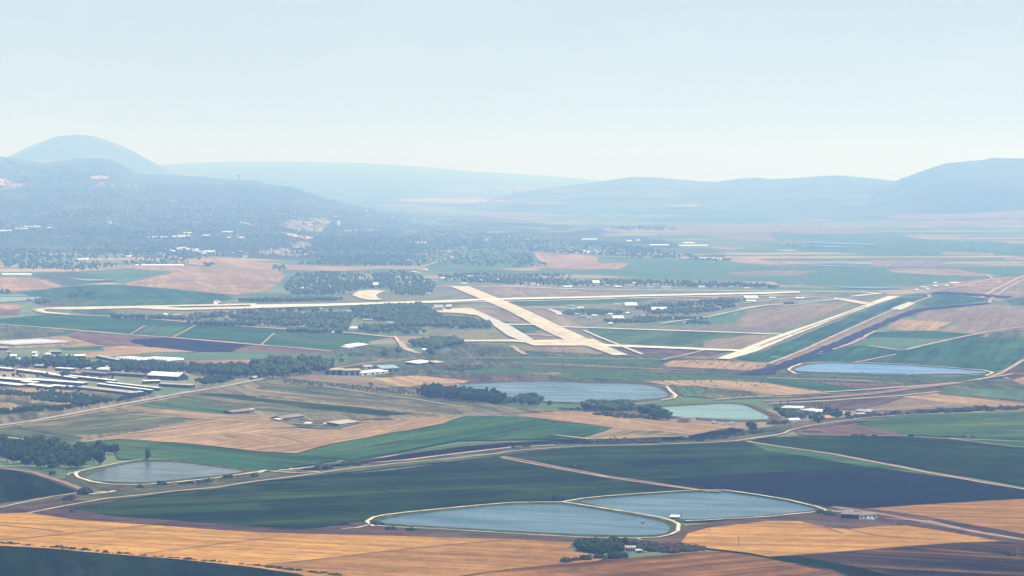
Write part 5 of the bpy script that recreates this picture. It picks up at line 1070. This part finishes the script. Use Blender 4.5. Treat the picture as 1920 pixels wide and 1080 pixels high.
for poly, n in (('0,412 60,390 120,370 200,362 330,350 450,345 520,356 640,394 560,408 400,420 200,425 0,430', 520), ('0,345 80,330 200,330 330,340 300,352 100,365 0,380', 130), ('330,400 640,400 760,410 660,425 400,430', 110)):
    for x, y in scatter(poly, n):
        p = hit(x, y); a = Acc(); L, D, h = random.uniform(9, 22), 12, random.uniform(5, 10); L *= .8; box(a, p.x - L / 2, p.x + L / 2, p.y, p.y + D, p.z - 3, p.z + h * .7)
        v, f = a.arr(); VV.append(v); FF += [tuple(i + n0 for i in q) for q in f]; n0 += 8
tag(link('distant_houses', mesh('distant_houses', np.concatenate(VV), FF, w_tan)), kind='stuff')
# bare scars on the town hill
m_scar = plain_mat('bare_scar', (0.48, 0.36, 0.25), (0.28, 0.22, 0.15), 1 / 60.0); m_scar2 = plain_mat('dusty_slope', (0.27, 0.22, 0.15), (0.13, 0.12, 0.08), 1 / 90.0)
for m_, t in [(m_scar, '-20,338 8,334 18,342 8,350 -20,352'), (m_scar2, '-20,350 20,344 50,344 30,356 -20,358'), (m_scar2, '45,303 80,300 110,301 95,307 50,309'), (m_scar, '168,331 190,329 206,333 195,336 172,335'), (m_scar2, '110,345 160,341 220,343 270,350 230,352 150,348'), (m_scar2, '195,310 215,311 212,314 196,314'),
              (m_scar2, '520,424 545,412 600,408 622,412 615,424 600,436 560,434'), (m_scar, '555,420 600,413 618,414 612,419 570,424'), (m_scar, '525,436 560,440 590,446 575,449 540,442'), (m_scar, '632,415 638,415 638,423 633,423'), (m_scar2, '545,455 570,453 585,460 570,468 548,464'), (m_scar2, '480,472 540,466 600,473 560,482 500,478'), (m_scar2, '200,416 212,415 216,421 203,422'),
              (m_scar2, '630,432 700,430 720,432 680,434 640,435'), (m_scar, '448,415 468,419 485,424 470,423 450,418')]:
    drape('bare_ground', S(t), m_, lift=1.5, step=8)
# mushroom shaped water tower on the hill crest
p = hit(448, 340); root = tag(link('water_tower', None, loc=p), 'mushroom shaped water tower on the crest of the town hill', 'tower')
a = Acc(); lathe(a, [(6, -6), (4.6, 30), (5, 40)], 16); part('tower_shaft', a, w_grey_, root); a = Acc(); lathe(a, [(5, 37), (16, 47), (17.5, 58), (14, 63), (.1, 65)], 16); part('tower_bowl', a, w_grey_, root)

# ---------------------------------------------------------------- poles, vehicles, digger
def pole(px, py, h, label, lattice=False, arms=2):
    p = hit(px, py); root = tag(link('utility_pole' if not lattice else 'lattice_mast', None, loc=p), label, 'pole' if not lattice else 'mast')
    a = Acc()
    if lattice:
        for sx in (-1, 1):
            for sy in (-1, 1): a.add([(sx * 1.6 - .1, sy * 1.6, -.2), (sx * 1.6 + .1, sy * 1.6, -.2), (sx * .3 + .1, sy * .3, h), (sx * .3 - .1, sy * .3, h)], [(0, 1, 2, 3)])
        for k in range(9):
            z, r = h * k / 9, 1.6 - 1.3 * k / 9; z2, r2 = h * (k + 1) / 9, 1.6 - 1.3 * (k + 1) / 9
            for s in (-1, 1): a.add([(-r, s * r, z), (-r + .12, s * r, z), (r2, s * r2, z2), (r2 - .12, s * r2, z2)], [(0, 1, 2, 3)])
        part('mast', a, m_metal, root)
    else:
        lathe(a, [(.26, -.2), (.17, h)], 8); part('post', a, m_wood, root)
    for k in range(arms):
        a = Acc(); z = h - .5 - k * 1.5; box(a, -1.3, 1.3, -.32, -.2, z, z + .18)
        for s in (-1.2, 0, 1.2): lathe(a, [(.09, z + .18), (.09, z + .5)], 6, c=(s, -.26))
        part('crossarm', a, m_metal, root)
for x, y, h, l in ((1278, 977, 8.5, 'wooden utility pole beside the pump house between the twin ponds'), (1385, 1028, 10, 'wooden utility pole standing in the golden field by the twin ponds'), (1330, 998, 8, 'slim utility pole on the bank edge of the golden field'), (1361, 795, 10, 'utility pole in front of the turquoise pond'), (1430, 790, 8.5, 'utility pole at the right tip of the turquoise pond'),
                   (736, 698, 9, 'utility pole in front of the blue grey hall'), (1478, 786, 9, 'utility pole in the greenhouse farm yard'), (289, 748, 7, 'utility pole beside the farm road')): pole(x, y, h, l)
pole(1909, 1049, 9.5, 'thin lattice mast at the lower right edge', True, 1)
def vehicle(px, py, rot, kind, col, label, cat):
    p = hit(px, py); root = tag(link(cat.replace(' ', '_'), None, loc=p), label, cat); root.rotation_euler = (0, 0, rot)
    paint = plain_mat('paint_' + col, {'white': (.78, .78, .76), 'red': (.22, .03, .025), 'orange': (.55, .20, .03), 'silver': (.45, .46, .48), 'blue': (.10, .18, .36)}[col])
    tyre = plain_mat('tyre', (.02, .02, .02))
    def wheel(x, y, r, w_=.3):
        a = Acc(); k = 12; V = []
        for yy in (y - w_ / 2, y + w_ / 2):
            for i in range(k): V.append((x + r * math.cos(6.283 * i / k), yy, r + r * math.sin(6.283 * i / k)))
        a.add(V, [(i, (i + 1) % k, k + (i + 1) % k, k + i) for i in range(k)] + [tuple(range(k - 1, -1, -1)), tuple(range(k, 2 * k))]); part('wheel', a, tyre, root)
    a = Acc()
    if kind == 'car':
        box(a, -2.1, 2.1, -.85, .85, .35, .95); a.add([(-1.5, -.8, .95), (1.2, -.8, .95), (1.2, .8, .95), (-1.5, .8, .95), (-1.1, -.7, 1.5), (.5, -.7, 1.5), (.5, .7, 1.5), (-1.1, .7, 1.5)], [(4, 5, 6, 7), (0, 1, 5, 4), (1, 2, 6, 5), (2, 3, 7, 6), (3, 0, 4, 7)]); part('body', a, paint, root)
        a = Acc(); box(a, -1.0, .6, -.83, -.78, 1.0, 1.4); part('window', a, m_dark, root)
        for x in (-1.3, 1.3):
            for y in (-.8, .8): wheel(x, y, .33, .22)
    elif kind == 'truck':
        box(a, -3.4, 1.6, -1.2, 1.2, 1.0, 3.4); part('cargo_box', a, paint, root); a = Acc(); box(a, 1.75, 3.4, -1.1, 1.1, .7, 2.7); part('cab', a, paint, root); a = Acc(); box(a, 3.4, 3.44, -1, 1, 1.6, 2.4); part('windscreen', a, m_dark, root)
        for x in (-2.4, -1.3, 2.5):
            for y in (-1.05, 1.05): wheel(x, y, .5)
    elif kind == 'tractor':
        box(a, 0, 2.2, -.5, .5, .9, 1.7); part('bonnet', a, paint, root); a = Acc(); box(a, -1.3, .0, -.75, .75, 1.0, 2.5); part('cab', a, m_dark, root); a = Acc(); box(a, -1.5, .15, -.85, .85, 2.5, 2.65); part('roof', a, paint, root)
        for y in (-.9, .9): wheel(-.9, y, .85, .45); wheel(1.6, y, .5, .3)
    elif kind == 'digger':
        box(a, -2, 2, -1.5, -.9, 0, .9); part('track', a, tyre, root); a = Acc(); box(a, -2, 2, .9, 1.5, 0, .9); part('track', a, tyre, root); a = Acc(); box(a, -2, 1.2, -1.3, 1.3, 1.0, 2.1); part('body', a, paint, root); a = Acc(); box(a, -.2, 1.2, .1, 1.2, 2.1, 3.2); part('cab', a, m_dark, root)
        def arm(nm, p0, p1, w_): 
            a = Acc(); d = Vector((p1[0] - p0[0], 0, p1[1] - p0[1])).normalized(); n = Vector((-d.z, 0, d.x)) * w_
            V = []
            for y in (-.25, .25):
                for q, s in ((p0, 1), (p0, -1), (p1, -1), (p1, 1)): V.append((q[0] + n.x * s, y - .4, q[1] + n.z * s))
            a.add(V, [(3, 2, 1, 0), (4, 5, 6, 7), (0, 1, 5, 4), (1, 2, 6, 5), (2, 3, 7, 6), (3, 0, 4, 7)]); return part(nm, a, paint, root)
        arm('boom', (1.0, 1.8), (3.6, 5.0), .32); arm('stick', (3.5, 5.1), (5.8, 2.4), .26); a = Acc(); box(a, 5.3, 6.6, -1.0, .2, 1.3, 2.4); part('bucket', a, m_metal, root)
vehicle(1153, 822.5, math.pi + .1, 'digger', 'orange', 'orange tracked digger with raised arm beside the black ditch', 'digger')
vehicle(295, 801.5, .3, 'tractor', 'red', 'dark red tractor on the dirt track in the tan field', 'tractor')
for x, y, k, c, l in ((1340, 794.5, 'truck', 'white', 'white truck nearest the water tank by the turquoise pond'), (1352, 796, 'car', 'white', 'white car right of the first white truck by the tank'), (1358, 797.5, 'car', 'silver', 'silver car in front of the utility pole by the pond'), (1373, 796, 'truck', 'white', 'white truck farthest right in the yard by the pond'),
                      (1286, 823, 'truck', 'white', 'white truck parked at the end of the black ditch'), (1437, 814, 'car', 'white', 'white car on the track right of the big dark tree'), (1079, 875, 'car', 'white', 'white car on the red dirt road between the green fields'), (1099, 880, 'car', 'silver', 'silver car farther down the red dirt road'),
                      (458, 716.5, 'car', 'blue', 'dark blue car on the farm road below the long grove'), (351, 735, 'car', 'white', 'white car on the farm road near the big barn'), (1616, 978, 'car', 'white', 'white car parked in front of the white half of the barn'), (1622, 976.6, 'car', 'silver', 'silver car beside the white car at the barn'), (1632, 977.5, 'truck', 'white', 'white truck at the right front of the barn'), (1208, 1036.5, 'car', 'silver', 'silver car parked beside the small white house'),
                      (1538, 666, 'truck', 'white', 'white truck on the bank of the long black channel'), (1541, 662.5, 'truck', 'white', 'second white truck higher up the black channel bank'), (543, 653, 'car', 'white', 'pale car on the field road below the airfield')):
    vehicle(x, y, random.uniform(-.4, .4), k, c, l, k)

o = wood('field_bushes', lf_grey, [('760,660 960,655 1200,668 1440,680 1440,735 1240,720 1000,712 860,712 700,705 760,690', 240, (1.6, 3.6), 90), ('1440,700 1900,702 1900,715 1700,735 1440,720', 90, (1.6, 3.4), 90), ('1250,720 1440,745 1330,746 1280,742', 50, (1.4, 3), 60),
 ('560,880 640,874 860,848 960,842 960,848 860,856 700,876 560,892', 110, (1.2, 2.8), 40), ('300,910 480,890 480,898 330,918', 60, (1.2, 2.6), 30), ('960,842 1240,831 1380,818 1440,812 1440,818 1340,827 1100,834 960,846', 120, (1.4, 3.2), 40), ('1440,800 1500,794 1480,806 1440,812', 30, (1.4, 3), 0),
 ('480,715 600,722 780,742 900,757 860,766 700,758 560,742 480,730', 150, (1.2, 2.6), 60), ('1190,560 1330,560 1440,575 1400,590 1300,606 1150,606 1080,598', 120, (2, 4), 80), ('640,992 740,991 960,1004 1190,1013 1280,1008 1320,1016 1080,1018 700,1003', 90, (.8, 1.8), 25), ('1440,972 1570,962 1600,985 1540,986 1500,976', 60, (.8, 2), 25), ('20,945 130,935 200,930 120,948 60,960 0,962', 70, (.9, 2.2), 20),
 ('0,605 60,612 0,632', 6, (2, 4), 0), ('840,642 980,655 960,672 900,668', 60, (1.6, 3.4), 60), ('1560,700 1800,716 1640,736 1500,742', 60, (1.2, 2.4), 60), ('640,655 780,665 760,676 620,670', 40, (2, 4), 60), ('100,890 140,880 150,890 130,905 90,895', 30, (1.2, 2.6), 0)])
